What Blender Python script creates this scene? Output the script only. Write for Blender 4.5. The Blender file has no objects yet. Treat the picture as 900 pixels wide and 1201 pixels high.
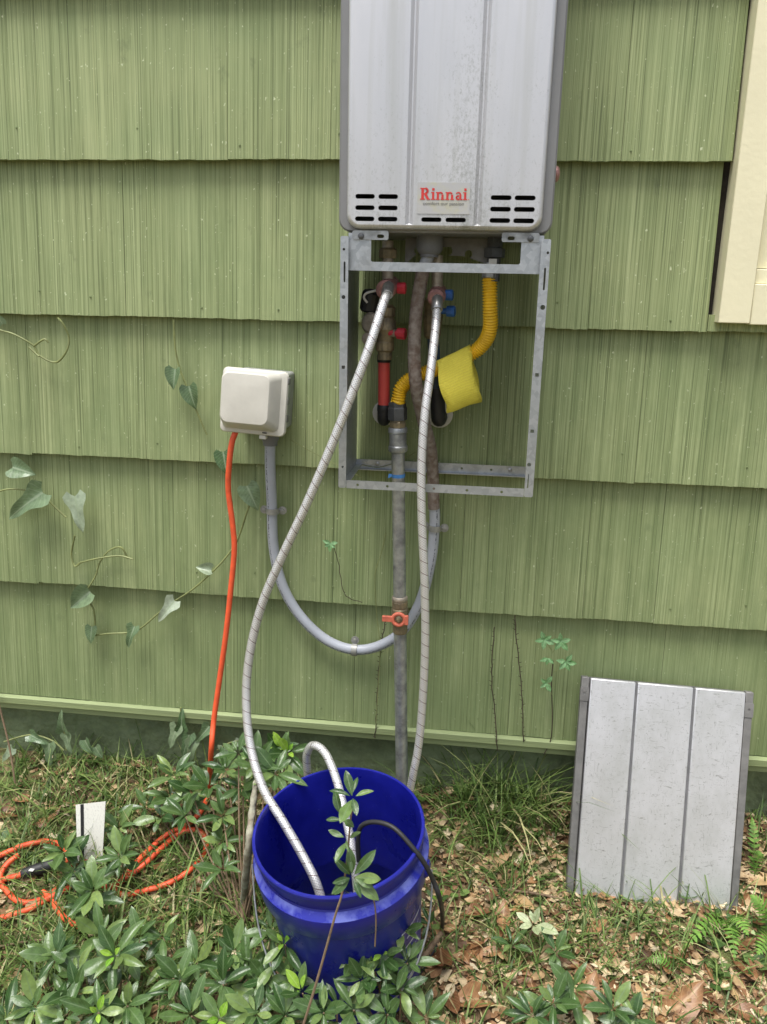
import bpy, bmesh, math, random
from math import sin, cos, pi, radians, sqrt, atan2
from mathutils import Vector, Matrix, Euler, Quaternion
random.seed(7)
R = random.Random(11)
scene = bpy.context.scene
C = scene.collection

# ------------------------------------------------------------------ camera
CAM = Vector((0.0, -1.647, 1.2))
AX = Vector((0.99238236, 0.12109052, 0.02267889))
AU = Vector((-0.05309202, 0.25424793, 0.96568071))
AW = Vector((-0.11116872, 0.95952857, -0.2587401))
FPX, PW, PH = 949.68, 900.0, 1201.0
cd = bpy.data.cameras.new('camera'); cam = bpy.data.objects.new('camera', cd); C.objects.link(cam)
cd.sensor_fit = 'VERTICAL'; cd.sensor_height = 36.0; cd.sensor_width = 27.0
cd.lens = 36.0 * FPX / PH; cd.clip_start = 0.05; cd.clip_end = 500
cam.matrix_world = Matrix(((AX.x, AU.x, -AW.x, CAM.x), (AX.y, AU.y, -AW.y, CAM.y), (AX.z, AU.z, -AW.z, CAM.z), (0, 0, 0, 1)))
scene.camera = cam
# ------------------------------------------------------------------ sky and sun (bright overcast)
SUN_EL, SUN_AZ = radians(73), radians(-150)       # azimuth measured from +Y towards +X
world = bpy.data.worlds.new('World'); scene.world = world; world.use_nodes = True
wn = world.node_tree; wn.nodes.clear()
sky = wn.nodes.new('ShaderNodeTexSky'); sky.sky_type = 'NISHITA'; sky.sun_disc = False
sky.sun_elevation = SUN_EL; sky.sun_rotation = SUN_AZ; sky.air_density = 1.0; sky.dust_density = 4.0; sky.ozone_density = 1.0
hs = wn.nodes.new('ShaderNodeHueSaturation'); hs.inputs['Saturation'].default_value = 0.5
bg = wn.nodes.new('ShaderNodeBackground'); bg.inputs['Strength'].default_value = 0.085
wo = wn.nodes.new('ShaderNodeOutputWorld')
wn.links.new(sky.outputs[0], hs.inputs['Color']); wn.links.new(hs.outputs[0], bg.inputs[0]); wn.links.new(bg.outputs[0], wo.inputs[0])
sd = bpy.data.lights.new('sun', 'SUN'); sun = bpy.data.objects.new('sun', sd); C.objects.link(sun)
sd.energy = 1.5; sd.angle = radians(26); sd.color = (1.0, 0.985, 0.96)
sdir = Vector((sin(SUN_AZ) * cos(SUN_EL), cos(SUN_AZ) * cos(SUN_EL), sin(SUN_EL)))
sun.rotation_euler = sdir.to_track_quat('Z', 'Y').to_euler(); sun.location = (0, 0, 5)
vs = scene.view_settings
vs.view_transform = 'Standard'; vs.look = 'None'; vs.gamma = 1.0; vs.use_curve_mapping = False
vs.exposure = 1.45
scene.render.engine = 'CYCLES'

# ------------------------------------------------------------------ placing helpers
def raydir(px, py): return AW * FPX + AX * (px - PW / 2) - AU * (py - PH / 2)
def W(px, py, y):
    d = raydir(px, py); return CAM + d * ((y - CAM.y) / d.y)
GP = [(-0.3, 0.08), (0.0, 0.075), (0.15, -0.012), (0.45, -0.082), (1.0, -0.115), (1.8, -0.13), (80, -0.13)]
def gz(x, y):
    t = -y
    if t <= GP[0][0]: z = GP[0][1]
    else:
        z = GP[-1][1]
        for (a, za), (b, zb) in zip(GP, GP[1:]):
            if a <= t <= b:
                k = (t - a) / (b - a); z = za + (zb - za) * k; break
    n = 0.006 * sin(17 * x + 3 * y) * cos(13 * y + 2) + 0.004 * sin(41 * x + 1.3) * sin(37 * y + .4) + 0.002 * sin(97 * x + 60 * y)
    return z + n
def G(px, py, h=0.0):
    d = raydir(px, py).normalized(); t = 0.5; last = None
    while t < 6:
        p = CAM + d * t
        if p.z - gz(p.x, p.y) - h < 0: break
        t += 0.004
    return CAM + d * t
def cr(pts, n=8):
    pts = [Vector(p) for p in pts]; out = []
    for i in range(len(pts) - 1):
        p0 = pts[max(i - 1, 0)]; p1 = pts[i]; p2 = pts[i + 1]; p3 = pts[min(i + 2, len(pts) - 1)]
        for k in range(n):
            t = k / n; t2 = t * t; t3 = t2 * t
            out.append(0.5 * ((2 * p1) + (p2 - p0) * t + (2 * p0 - 5 * p1 + 4 * p2 - p3) * t2 + (3 * p1 - p0 - 3 * p2 + p3) * t3))
    out.append(pts[-1]); return out
def resample(pts, step):
    out = [pts[0].copy()]; acc = 0.0
    for a, b in zip(pts, pts[1:]):
        L = (b - a).length
        while acc + L >= step and L > 1e-9:
            k = (step - acc) / L; a = a.lerp(b, k); out.append(a.copy()); L = (b - a).length; acc = 0.0
        acc += L
    out.append(pts[-1].copy()); return out

# ------------------------------------------------------------------ mesh helpers
class MB:
    def __init__(s): s.v = []; s.f = []; s.uv = []
    def add(s, vs, fs, uvs=None):
        o = len(s.v); s.v += [Vector(q) for q in vs]; s.f += [tuple(i + o for i in f) for f in fs]
        s.uv += (uvs if uvs else [[(0, 0)] * len(f) for f in fs]); return s
    def box(s, x0, x1, y0, y1, z0, z1):
        return s.add([(x0, y0, z0), (x1, y0, z0), (x1, y1, z0), (x0, y1, z0), (x0, y0, z1), (x1, y0, z1), (x1, y1, z1), (x0, y1, z1)],
              [(0, 3, 2, 1), (4, 5, 6, 7), (0, 1, 5, 4), (1, 2, 6, 5), (2, 3, 7, 6), (3, 0, 4, 7)])
    def tube(s, pts, r, seg=12, caps=True, up=None):
        pts = [Vector(p) for p in pts]; n = len(pts); rr = r if isinstance(r, (list, tuple)) else [r] * n
        t = (pts[1] - pts[0]).normalized(); u = t.orthogonal().normalized()
        if up is not None: u = (Vector(up) - t * t.dot(Vector(up))).normalized()
        V = []; F = []; U = []; L = 0.0; Ls = []
        for i, p in enumerate(pts):
            tn = (pts[min(i + 1, n - 1)] - pts[max(i - 1, 0)])
            tn = tn.normalized() if tn.length > 1e-9 else t
            q = t.rotation_difference(tn); u = q @ u; t = tn; b = t.cross(u)
            if i: L += (p - pts[i - 1]).length
            Ls.append(L)
            for k in range(seg):
                a = 2 * pi * k / seg; V.append(p + (u * cos(a) + b * sin(a)) * rr[i])
        for i in range(n - 1):
            for k in range(seg):
                k2 = (k + 1) % seg
                F.append((i * seg + k, i * seg + k2, (i + 1) * seg + k2, (i + 1) * seg + k))
                U.append([(k / seg, Ls[i]), ((k + 1) / seg, Ls[i]), ((k + 1) / seg, Ls[i + 1]), (k / seg, Ls[i + 1])])
        if caps:
            F.append(tuple(reversed(range(seg)))); U.append([(0, 0)] * seg)
            F.append(tuple(range((n - 1) * seg, n * seg))); U.append([(0, Ls[-1])] * seg)
        return s.add(V, F, U)
    def lathe(s, prof, o, axis, seg=20, caps=True):
        o = Vector(o); ax = Vector(axis).normalized(); u = ax.orthogonal().normalized(); b = ax.cross(u)
        V = []; F = []; n = len(prof)
        for (r, t) in prof:
            for k in range(seg):
                a = 2 * pi * (k + .5) / seg; V.append(o + ax * t + (u * cos(a) + b * sin(a)) * r)
        for i in range(n - 1):
            for k in range(seg):
                k2 = (k + 1) % seg; F.append((i * seg + k, i * seg + k2, (i + 1) * seg + k2, (i + 1) * seg + k))
        if caps: F.append(tuple(reversed(range(seg)))); F.append(tuple(range((n - 1) * seg, n * seg)))
        return s.add(V, F)
    def plate(s, outline, holes, m, t):
        """sheet with holes; m(u,v,w) maps to space, w from 0 (face) to t (back)"""
        bm = bmesh.new(); edges = []; loops = []
        for lp in [outline] + holes:
            vs = [bm.verts.new((a, b, 0)) for a, b in lp]; loops.append(vs)
            edges += [bm.edges.new((vs[i], vs[(i + 1) % len(vs)])) for i in range(len(vs))]
        bmesh.ops.triangle_fill(bm, use_beauty=True, edges=edges)
        bm.verts.index_update(); nv = len(bm.verts)
        pv = [(q.co.x, q.co.y) for q in bm.verts]; tri = [tuple(q.index for q in f.verts) for f in bm.faces]
        V = [m(a, b, 0) for a, b in pv] + [m(a, b, t) for a, b in pv]
        F = list(tri) + [tuple(i + nv for i in reversed(f)) for f in tri]
        for vs in loops:
            for i in range(len(vs)):
                a = vs[i].index; b = vs[(i + 1) % len(vs)].index; F.append((a, b, b + nv, a + nv))
        bm.free(); return s.add(V, F)
def stadium(cx, cy, L, h, n=6):
    r = h / 2; a = L / 2 - r; out = []
    for k in range(n + 1): th = -pi / 2 + pi * k / n; out.append((cx + a + r * cos(th), cy + r * sin(th)))
    for k in range(n + 1): th = pi / 2 + pi * k / n; out.append((cx - a + r * cos(th), cy + r * sin(th)))
    return out
def circ(cx, cy, r, n=10): return [(cx + r * cos(2 * pi * k / n), cy + r * sin(2 * pi * k / n)) for k in range(n)]
def rrect(x0, x1, y0, y1, r, n=4):
    out = []
    for (cx, cy, a0) in ((x1 - r, y0 + r, -pi / 2), (x1 - r, y1 - r, 0), (x0 + r, y1 - r, pi / 2), (x0 + r, y0 + r, pi)):
        for k in range(n + 1): a = a0 + pi / 2 * k / n; out.append((cx + r * cos(a), cy + r * sin(a)))
    return out
LOC = {}
def thing(name, label, cat, loc=(0, 0, 0), group=None, rot=None):
    o = bpy.data.objects.new(name, None); C.objects.link(o); o.location = loc; o.empty_display_size = .05
    if rot is not None: o.rotation_euler = rot
    o['label'] = label; o['category'] = cat
    if group: o['group'] = group
    LOC[o.name] = Vector(loc); return o
def mesh(name, mb, smooth=True, recalc=True, ang=40):
    me = bpy.data.meshes.new(name); me.from_pydata([tuple(v) for v in mb.v], [], mb.f)
    uvl = me.uv_layers.new(name='UVMap'); i = 0
    flat = [c for f in mb.uv for q in f for c in q]
    if len(flat) == 2 * len(me.loops): uvl.data.foreach_set('uv', flat)
    if recalc:
        bm = bmesh.new(); bm.from_mesh(me); bmesh.ops.recalc_face_normals(bm, faces=bm.faces); bm.to_mesh(me); bm.free()
    if smooth:
        me.polygons.foreach_set('use_smooth', [True] * len(me.polygons))
        me.set_sharp_from_angle(angle=radians(ang))
    me.update(); return me
def obj(name, mb, mat, parent=None, local=False, smooth=True, bevel=0, recalc=True, label=None, cat=None, kind=None, group=None, ang=40):
    if parent is not None and not local:
        q = parent
        while q.parent: q = q.parent
        off = LOC[q.name]; mb.v = [v - off for v in mb.v]
    o = bpy.data.objects.new(name, mesh(name, mb, smooth, recalc, ang)); C.objects.link(o)
    if parent is not None: o.parent = parent
    if mat: o.data.materials.append(mat)
    if bevel:
        bv = o.modifiers.new('bevel', 'BEVEL'); bv.width = bevel; bv.segments = 2; bv.limit_method = 'ANGLE'; bv.angle_limit = radians(40)
    if label: o['label'] = label
    if cat: o['category'] = cat
    if kind: o['kind'] = kind
    if group: o['group'] = group
    LOC[o.name] = Vector((0, 0, 0)); return o
def inst(name, me, parent, mtx):
    o = bpy.data.objects.new(name, me); C.objects.link(o)
    if parent is not None:
        o.parent = parent; o.matrix_local = Matrix.Translation(-LOC[parent.name]) @ mtx
    else: o.matrix_world = mtx
    return o
def frame(p, y, z, s=1.0):
    """matrix whose Y axis is y and Z close to z, uniform scale s"""
    y = Vector(y).normalized(); z = Vector(z); x = y.cross(z)
    x = x.normalized() if x.length > 1e-6 else y.orthogonal().normalized(); z = x.cross(y)
    m = Matrix((x, y, z)).transposed().to_4x4()
    return Matrix.Translation(p) @ m @ Matrix.Diagonal((s, s, s, 1))

# ------------------------------------------------------------------ material helpers
class NT:
    def __init__(s, name):
        s.m = bpy.data.materials.new(name); s.m.use_nodes = True; s.t = s.m.node_tree; s.t.nodes.clear()
        s.out = s.n('OutputMaterial'); s.b = s.n('BsdfPrincipled'); s.l(s.b, 0, s.out, 'Surface')
    def n(s, k, **kw):
        q = s.t.nodes.new('ShaderNode' + k)
        for a, b in kw.items(): setattr(q, a, b)
        return q
    def l(s, a, i, b, j): s.t.links.new(a.outputs[i], b.inputs[j])
    def coord(s, scale, which='Object', rnd=0.0):
        tc = s.n('TexCoord'); mp = s.n('Mapping'); mp.inputs['Scale'].default_value = scale; s.l(tc, which, mp, 'Vector')
        if rnd:
            oi = s.n('ObjectInfo'); mul = s.n('VectorMath', operation='SCALE'); mul.inputs[0].default_value = (rnd, rnd * 1.7, rnd * 2.3)
            s.l(oi, 'Random', mul, 'Scale'); s.l(mul, 0, mp, 'Location')
        return mp
    def noise(s, mp, scale=1.0, detail=3.0, rough=.5, dist=0.0):
        q = s.n('TexNoise'); q.inputs['Scale'].default_value = scale; q.inputs['Detail'].default_value = detail
        q.inputs['Roughness'].default_value = rough; q.inputs['Distortion'].default_value = dist; s.l(mp, 0, q, 'Vector'); return q
    def ramp(s, src, stops, i=0):
        q = s.n('ValToRGB'); e = q.color_ramp.elements
        while len(e) < len(stops): e.new(.5)
        for k, (p, c) in zip(e, stops): k.position = p; k.color = (*c, 1) if len(c) == 3 else c
        s.l(src, i, q, 0); return q
    def mix(s, a, b, fac, mode='MIX', k=1.0):
        q = s.n('Mix', data_type='RGBA', blend_type=mode)
        for src, j in ((a, 6), (b, 7)):
            if isinstance(src, tuple): q.inputs[j].default_value = (*src, 1)
            else: s.t.links.new(src.outputs[q_out(src)], q.inputs[j])
        if isinstance(fac, (int, float)): q.inputs[0].default_value = fac
        else: s.t.links.new(fac.outputs[0], q.inputs[0])
        return q
    def col(s, src): s.t.links.new(src.outputs[q_out(src)], s.b.inputs['Base Color'])
    def bump(s, src, dist, strength=1.0, i=0):
        q = s.n('Bump'); q.inputs['Distance'].default_value = dist; q.inputs['Strength'].default_value = strength
        s.t.links.new(src.outputs[i], q.inputs['Height']); s.l(q, 0, s.b, 'Normal'); return q
    def p(s, rough=.5, metal=0.0, spec=.5):
        s.b.inputs['Roughness'].default_value = rough; s.b.inputs['Metallic'].default_value = metal
        s.b.inputs['Specular IOR Level'].default_value = spec; return s
def q_out(n): return 2 if n.bl_idname == 'ShaderNodeMix' else 0
def g3(v): return (v, v, v)
def simple(name, col, rough=.5, metal=0.0, var=.2, scale=30, bump=0.0003, bscale=120, col2=None, spec=.5, stretch=(1, 1, 1), rnd=3.0, lo=.35, hi=.68):
    t = NT(name).p(rough, metal, spec); mp = t.coord(stretch, rnd=rnd)
    nz = t.noise(mp, scale, 5, .6)
    c2 = col2 or tuple(c * (1 - var) for c in col)
    t.col(t.ramp(nz, [(lo, col), (hi, c2)]))
    rr = t.ramp(nz, [(.3, g3(max(0, rough - .07))), (.7, g3(min(1, rough + .1)))]); t.t.links.new(rr.outputs[0], t.b.inputs['Roughness'])
    if bump: t.bump(t.noise(mp, bscale, 3), bump)
    return t.m

def mat_siding():
    t = NT('painted_shingle').p(.62, 0, .35)
    A = (0.242, 0.290, 0.138); B = (0.312, 0.362, 0.186); Dk = (0.124, 0.154, 0.068)
    m1 = t.coord((430, 1, 2.2), rnd=40); n1 = t.noise(m1, 1, 4, .68)
    m2 = t.coord((38, 1, .9), rnd=40); n2 = t.noise(m2, 1, 4, .65)
    m3 = t.coord((3, 3, 3)); n3 = t.noise(m3, 1.5, 4, .6)
    c = t.ramp(n1, [(.36, Dk), (.455, A), (.60, B), (.74, (0.385, 0.435, 0.240))])
    c2 = t.ramp(n2, [(.34, (.86, .87, .83)), (.66, (1.10, 1.08, 1.10))])
    c3 = t.ramp(n3, [(.3, (.88, .92, .86)), (.7, (1.08, 1.05, 1.02))])
    x = t.mix(c, c2, 1.0, 'MULTIPLY'); x = t.mix(x, c3, 1.0, 'MULTIPLY')
    # pale specks and small dark stains
    m4 = t.coord((1, 1, .6)); sp = t.noise(m4, 190, 2); spk = t.ramp(sp, [(.70, g3(0)), (.76, g3(1))])
    x = t.mix(x, (.52, .56, .36), spk)
    sp2 = t.noise(m4, 24, 6, .7); spk2 = t.ramp(sp2, [(.62, g3(0)), (.78, g3(.5))])
    x = t.mix(x, (.085, .105, .05), spk2)
    # low splash stains plus painted-in light falloff, darker downwards, ragged upper edge
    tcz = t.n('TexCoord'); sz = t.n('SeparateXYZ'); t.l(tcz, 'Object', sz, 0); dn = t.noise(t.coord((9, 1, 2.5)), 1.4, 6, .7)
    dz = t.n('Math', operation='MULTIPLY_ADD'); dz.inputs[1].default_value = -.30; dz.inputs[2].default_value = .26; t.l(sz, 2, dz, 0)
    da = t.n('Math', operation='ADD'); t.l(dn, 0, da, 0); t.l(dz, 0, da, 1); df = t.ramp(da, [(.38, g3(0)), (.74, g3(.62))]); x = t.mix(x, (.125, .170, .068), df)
    t.col(x)
    mm = t.n('Math', operation='ADD'); t.l(n1, 0, mm, 0); fn = t.noise(t.coord((1, 1, 1)), 420, 3); 
    ml = t.n('Math', operation='MULTIPLY'); ml.inputs[1].default_value = .35; t.l(fn, 0, ml, 0); t.l(ml, 0, mm, 1)
    t.bump(mm, .0009, .8); return t.m
def mat_metal_paint(name, base, dirt):
    t = NT(name).p(.36, .55, .5); mp = t.coord((1, 1, 1))
    big = t.noise(t.coord((5, 5, 1.6)), 1.6, 5, .65); x = t.ramp(big, [(.3, tuple(c * .90 for c in base)), (.7, base)])
    if dirt == 'heater':
        sx = t.n('SeparateXYZ'); tc = t.n('TexCoord'); t.l(tc, 'Object', sx, 0)
        # mould specks: a streak beside the right groove and a scatter over the right third
        d = t.n('Math', operation='ADD'); d.inputs[1].default_value = -0.037; t.l(sx, 0, d, 0)   # local x of streak
        a = t.n('Math', operation='ABSOLUTE'); t.l(d, 0, a, 0)
        mr = t.n('MapRange'); mr.inputs['From Min'].default_value = .0; mr.inputs['From Max'].default_value = .05
        mr.inputs['To Min'].default_value = .13; mr.inputs['To Max'].default_value = 0.0; t.l(a, 0, mr, 0)
        zz = t.n('MapRange'); zz.inputs['From Min'].default_value = .02; zz.inputs['From Max'].default_value = .30
        zz.inputs['To Min'].default_value = .05; zz.inputs['To Max'].default_value = -.08; t.l(sx, 2, zz, 0)
        zn = t.noise(t.coord((14, 14, 5)), 1.5, 4, .6); zr = t.n('Math', operation='MULTIPLY_ADD'); zr.inputs[1].default_value = .28; zr.inputs[2].default_value = -.14; t.l(zn, 0, zr, 0)
        fine = t.noise(t.coord((1, 1, .6)), 300, 5, .8)
        s1 = t.n('Math', operation='ADD'); t.l(fine, 0, s1, 0); t.l(mr, 0, s1, 1)
        s2 = t.n('Math', operation='ADD'); t.l(s1, 0, s2, 0); t.l(zz, 0, s2, 1)
        s3 = t.n('Math', operation='ADD'); t.l(s2, 0, s3, 0); t.l(zr, 0, s3, 1)
        f = t.ramp(s3, [(.55, g3(0)), (.80, g3(.68))]); x = t.mix(x, (.19, .20, .16), f)
        run = t.noise(t.coord((38, 38, 1.1)), 1, 4, .6); rf = t.ramp(run, [(.50, g3(0)), (.75, g3(.36))]); x = t.mix(x, (.34, .34, .27), rf)
    elif dirt == 'panel':
        sc = t.noise(t.coord((55, 55, 190)), 1, 4, .75, 1.5); f = t.ramp(sc, [(.59, g3(0)), (.66, g3(.65))]); x = t.mix(x, (.20, .20, .19), f)
        sc2 = t.noise(t.coord((160, 160, 40)), 1, 4, .7, 2.5); f2 = t.ramp(sc2, [(.60, g3(0)), (.67, g3(.55))]); x = t.mix(x, (.14, .14, .13), f2)
        sm = t.noise(t.coord((9, 9, 6)), 1, 5, .7); f3 = t.ramp(sm, [(.42, g3(0)), (.68, g3(.5))]); x = t.mix(x, (.40, .41, .38), f3)
    t.col(x); rr = t.ramp(big, [(.3, g3(.30)), (.7, g3(.45))]); t.t.links.new(rr.outputs[0], t.b.inputs['Roughness'])
    t.bump(t.noise(mp, 500, 2), .00006); return t.m
def mat_galv():
    t = NT('galvanised_steel').p(.42, .75, .5); v = t.n('TexVoronoi'); v.inputs['Scale'].default_value = 130; t.l(t.coord((1, 1, 1)), 0, v, 0)
    sep = t.n('SeparateColor'); t.l(v, 'Color', sep, 0)
    x = t.ramp(sep, [(0, (.36, .385, .41)), (1, (.47, .495, .52))]); n = t.noise(t.coord((1, 1, 1)), 22, 5, .7)
    f = t.ramp(n, [(.52, g3(0)), (.75, g3(.5))]); t.col(t.mix(x, (.24, .24, .225), f)); t.bump(n, .0004); return t.m
def mat_braid():
    t = NT('braided_steel').p(.34, .6, .5); uv = t.n('UVMap'); sx = t.n('SeparateXYZ'); t.l(uv, 0, sx, 0)
    def helix(nu, pitch, sign):
        a = t.n('Math', operation='MULTIPLY'); a.inputs[1].default_value = nu * sign; t.l(sx, 0, a, 0)
        b = t.n('Math', operation='MULTIPLY_ADD'); b.inputs[1].default_value = 1.0 / pitch; t.l(sx, 1, b, 0); t.l(a, 0, b, 2)
        c = t.n('Math', operation='FRACT'); t.l(b, 0, c, 0); return c
    h1 = helix(8, .0046, 1); h2 = helix(8, .0046, -1)
    p1 = t.n('Math', operation='PINGPONG'); p1.inputs[1].default_value = .5; t.l(h1, 0, p1, 0)
    p2 = t.n('Math', operation='PINGPONG'); p2.inputs[1].default_value = .5; t.l(h2, 0, p2, 0)
    mx = t.n('Math', operation='MAXIMUM'); t.l(p1, 0, mx, 0); t.l(p2, 0, mx, 1)
    x = t.ramp(mx, [(.08, (.34, .335, .33)), (.40, (.70, .695, .68))])
    h3 = helix(1, .023, 1); f = t.ramp(h3, [(0, g3(.75)), (.06, g3(.75)), (.075, g3(0)), (1, g3(0))])
    h4 = helix(1, .024, -1); f4 = t.ramp(h4, [(0, g3(.15)), (.05, g3(.15)), (.06, g3(0)), (1, g3(0))])
    x = t.mix(x, (.10, .035, .03), f); x = t.mix(x, (.12, .10, .09), f4); t.col(x); t.bump(mx, .0007); return t.m
def mat_leaf(name, c1, c2, vein, rough=.42, bright=None):
    t = NT(name).p(rough, 0, .5); oi = t.n('ObjectInfo'); gi = t.n('NewGeometry')
    x = t.ramp(oi, [(0, c1), (.75, c2), (1, bright or c2)], 'Random')
    n = t.noise(t.coord((1, 1, 1), rnd=5), 5, 5, .65); x = t.mix(x, t.ramp(n, [(.3, g3(.7)), (.7, g3(1.25))]), 1.0, 'MULTIPLY')
    uv = t.n('UVMap'); sx = t.n('SeparateXYZ'); t.l(uv, 0, sx, 0)
    a = t.n('Math', operation='SUBTRACT'); a.inputs[1].default_value = .5; t.l(sx, 0, a, 0); b = t.n('Math', operation='ABSOLUTE'); t.l(a, 0, b, 0)
    f = t.ramp(b, [(.0, g3(.8)), (.035, g3(.6)), (.06, g3(0))]); x = t.mix(x, vein, f)
    # side veins
    v1 = t.n('Math', operation='MULTIPLY_ADD'); v1.inputs[1].default_value = 9.0; t.l(sx, 1, v1, 0)
    v2 = t.n('Math', operation='MULTIPLY'); v2.inputs[1].default_value = -5.0; t.l(b, 0, v2, 0); t.l(v2, 0, v1, 2)
    v3 = t.n('Math', operation='FRACT'); t.l(v1, 0, v3, 0); vf = t.ramp(v3, [(0, g3(.28)), (.12, g3(.28)), (.2, g3(0)), (1, g3(0))]); x = t.mix(x, vein, vf)
    sn = t.noise(t.coord((1, 1, 1), rnd=9), 11, 5, .75); sf = t.ramp(sn, [(.66, g3(0)), (.70, g3(.7))]); x = t.mix(x, (.20, .15, .06), sf)
    t.col(x); tr = t.n('BsdfTranslucent'); t.t.links.new(x.outputs[2], tr.inputs['Color']); ms = t.n('MixShader'); ms.inputs[0].default_value = .22
    t.l(t.b, 0, ms, 1); t.l(tr, 0, ms, 2); t.l(ms, 0, t.out, 'Surface'); t.bump(n, .0010); return t.m
def mat_island(name, stops, rough=.6, transl=.2, nscale=45):
    t = NT(name).p(rough, 0, .4); gi = t.n('NewGeometry'); x = t.ramp(gi, stops, 'Random Per Island')
    n = t.noise(t.coord((1, 1, 1)), nscale, 4, .6); x = t.mix(x, t.ramp(n, [(.3, g3(.62)), (.7, g3(1.25))]), 1.0, 'MULTIPLY'); t.col(x)
    if transl:
        tr = t.n('BsdfTranslucent'); t.t.links.new(x.outputs[2], tr.inputs['Color']); ms = t.n('MixShader'); ms.inputs[0].default_value = transl
        t.l(t.b, 0, ms, 1); t.l(tr, 0, ms, 2); t.l(ms, 0, t.out, 'Surface')
    return t.m
def mat_ground():
    t = NT('soil_and_moss').p(.95, 0, .2); mp = t.coord((1, 1, 1))
    n1 = t.noise(mp, 9, 6, .65); n2 = t.noise(mp, 55, 6, .7); n3 = t.noise(mp, 3, 3)
    x = t.ramp(n2, [(.3, (.055, .038, .022)), (.5, (.16, .11, .062)), (.68, (.36, .26, .15))])
    ms = t.ramp(n1, [(.45, g3(0)), (.62, g3(.75))]); x = t.mix(x, (.13, .175, .05), ms)
    x = t.mix(x, t.ramp(n3, [(.3, g3(.7)), (.7, g3(1.2))]), 1.0, 'MULTIPLY'); t.col(x); t.bump(n2, .012); return t.m

M = {}
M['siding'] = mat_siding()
M['trim'] = simple('painted_trim', (.27, .325, .15), .6, 0, .22, 6, .0006, 60, stretch=(.5, 1, 14))
M['found'] = simple('painted_masonry', (.205, .26, .135), .85, 0, .6, 11, .016, 26, lo=.3, hi=.7)
M['sheath'] = simple('old_sheathing', (.06, .05, .035), .9, 0, .5)
M['cream'] = simple('cream_paint', (.80, .75, .52), .5, 0, .08, 5, .0004, 90)
M['heater'] = mat_metal_paint('silver_enamel', (.60, .60, .615), 'heater')
M['body'] = simple('grey_enamel', (.22, .22, .22), .42, .2, .12, 12, .0001)
M['panel'] = mat_metal_paint('silver_sheet', (.68, .68, .695), 'panel')
M['groove'] = simple('grey_groove_paint', (.19, .19, .195), .45, .3, .25, 40, .0002)
M['channel'] = simple('weathered_grey_steel', (.21, .205, .195), .55, .3, .4, 25, .0004)
M['galv'] = mat_galv()
M['pipe'] = simple('galvanised_pipe', (.46, .48, .49), .42, .7, .55, 40, .0006, 90)
M['plate'] = simple('name_plate', (.42, .42, .42), .5, .1, .2, 45, .0001, col2=(.46, .45, .28), lo=.5, hi=.85)
M['red'] = simple('red_print', (.60, .035, .03), .5, 0, .2, 200, 0)
M['grey_ink'] = simple('grey_print', (.15, .15, .15), .6, 0, .1, 60, 0)
M['black'] = simple('black_rubber', (.018, .018, .02), .5, 0, .4, 40, .0002)
M['dark'] = simple('dark_steel', (.10, .105, .11), .5, .3, .35, 50, .0003)
M['rust'] = simple('rusty_jacket', (.155, .112, .088), .85, .1, .5, 85, .0012, 170, col2=(.28, .245, .215), lo=.38, hi=.66)
M['pvc'] = simple('grey_pvc', (.34, .36, .40), .42, 0, .15, 20, .0002)
M['pvcd'] = simple('dark_grey_pvc', (.17, .175, .185), .5, 0, .2, 20, .0002)
M['clamp'] = simple('zinc_clamp', (.34, .34, .31), .5, .4, .35, 60, .0003)
M['brass'] = simple('dull_brass', (.30, .24, .14), .5, .5, .5, 60, .0005, col2=(.13, .11, .075))
M['bronze'] = simple('pale_bronze', (.44, .38, .30), .5, .45, .4, 70, .0005)
M['copper'] = simple('pink_union', (.40, .21, .19), .5, .4, .4, 80, .0004)
M['redknob'] = simple('red_plastic', (.55, .03, .05), .4, 0, .2, 60, .0001)
M['blueknob'] = simple('blue_plastic', (.03, .13, .42), .4, 0, .3, 60, .0001)
M['redpipe'] = simple('red_tubing', (.62, .075, .065), .38, 0, .12, 25, .0001)
M['bluepipe'] = simple('blue_tubing', (.03, .06, .10), .4, 0, .2, 25, .0001)
M['white'] = simple('white_plastic', (.62, .61, .57), .45, 0, .15, 40, .0001)
M['yellow'] = simple('yellow_coated_tube', (.88, .55, .02), .4, .0, .22, 50, .0001)
M['orange'] = simple('orange_cord', (.80, .105, .035), .5, 0, .2, 60, .0003)
M['orangev'] = simple('orange_handle', (.68, .17, .10), .5, 0, .35, 80, .0003)
M['beige'] = simple('beige_plastic', (.55, .53, .465), .45, 0, .14, 14, .0002)
M['greyplas'] = simple('grey_plastic', (.30, .31, .29), .5, 0, .25, 30, .0002)
M['bluetape'] = simple('blue_tape', (.06, .22, .55), .6, 0, .2, 60, .0002)
M['steel'] = simple('bright_screw', (.45, .45, .44), .35, .8, .4, 90, .0002)
M['bark'] = simple('lichen_bark', (.20, .165, .12), .9, 0, .5, 55, .003, 90, col2=(.40, .40, .30))
M['twig'] = simple('dry_twig', (.22, .15, .09), .85, 0, .4, 80, .0006)
M['vstem'] = simple('green_stem', (.22, .25, .09), .6, 0, .4, 40, .0003)
M['dstem'] = simple('brown_tendril', (.06, .045, .025), .85, 0, .4, 40, .0005)
M['braid'] = mat_braid()
M['ground'] = mat_ground()
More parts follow.
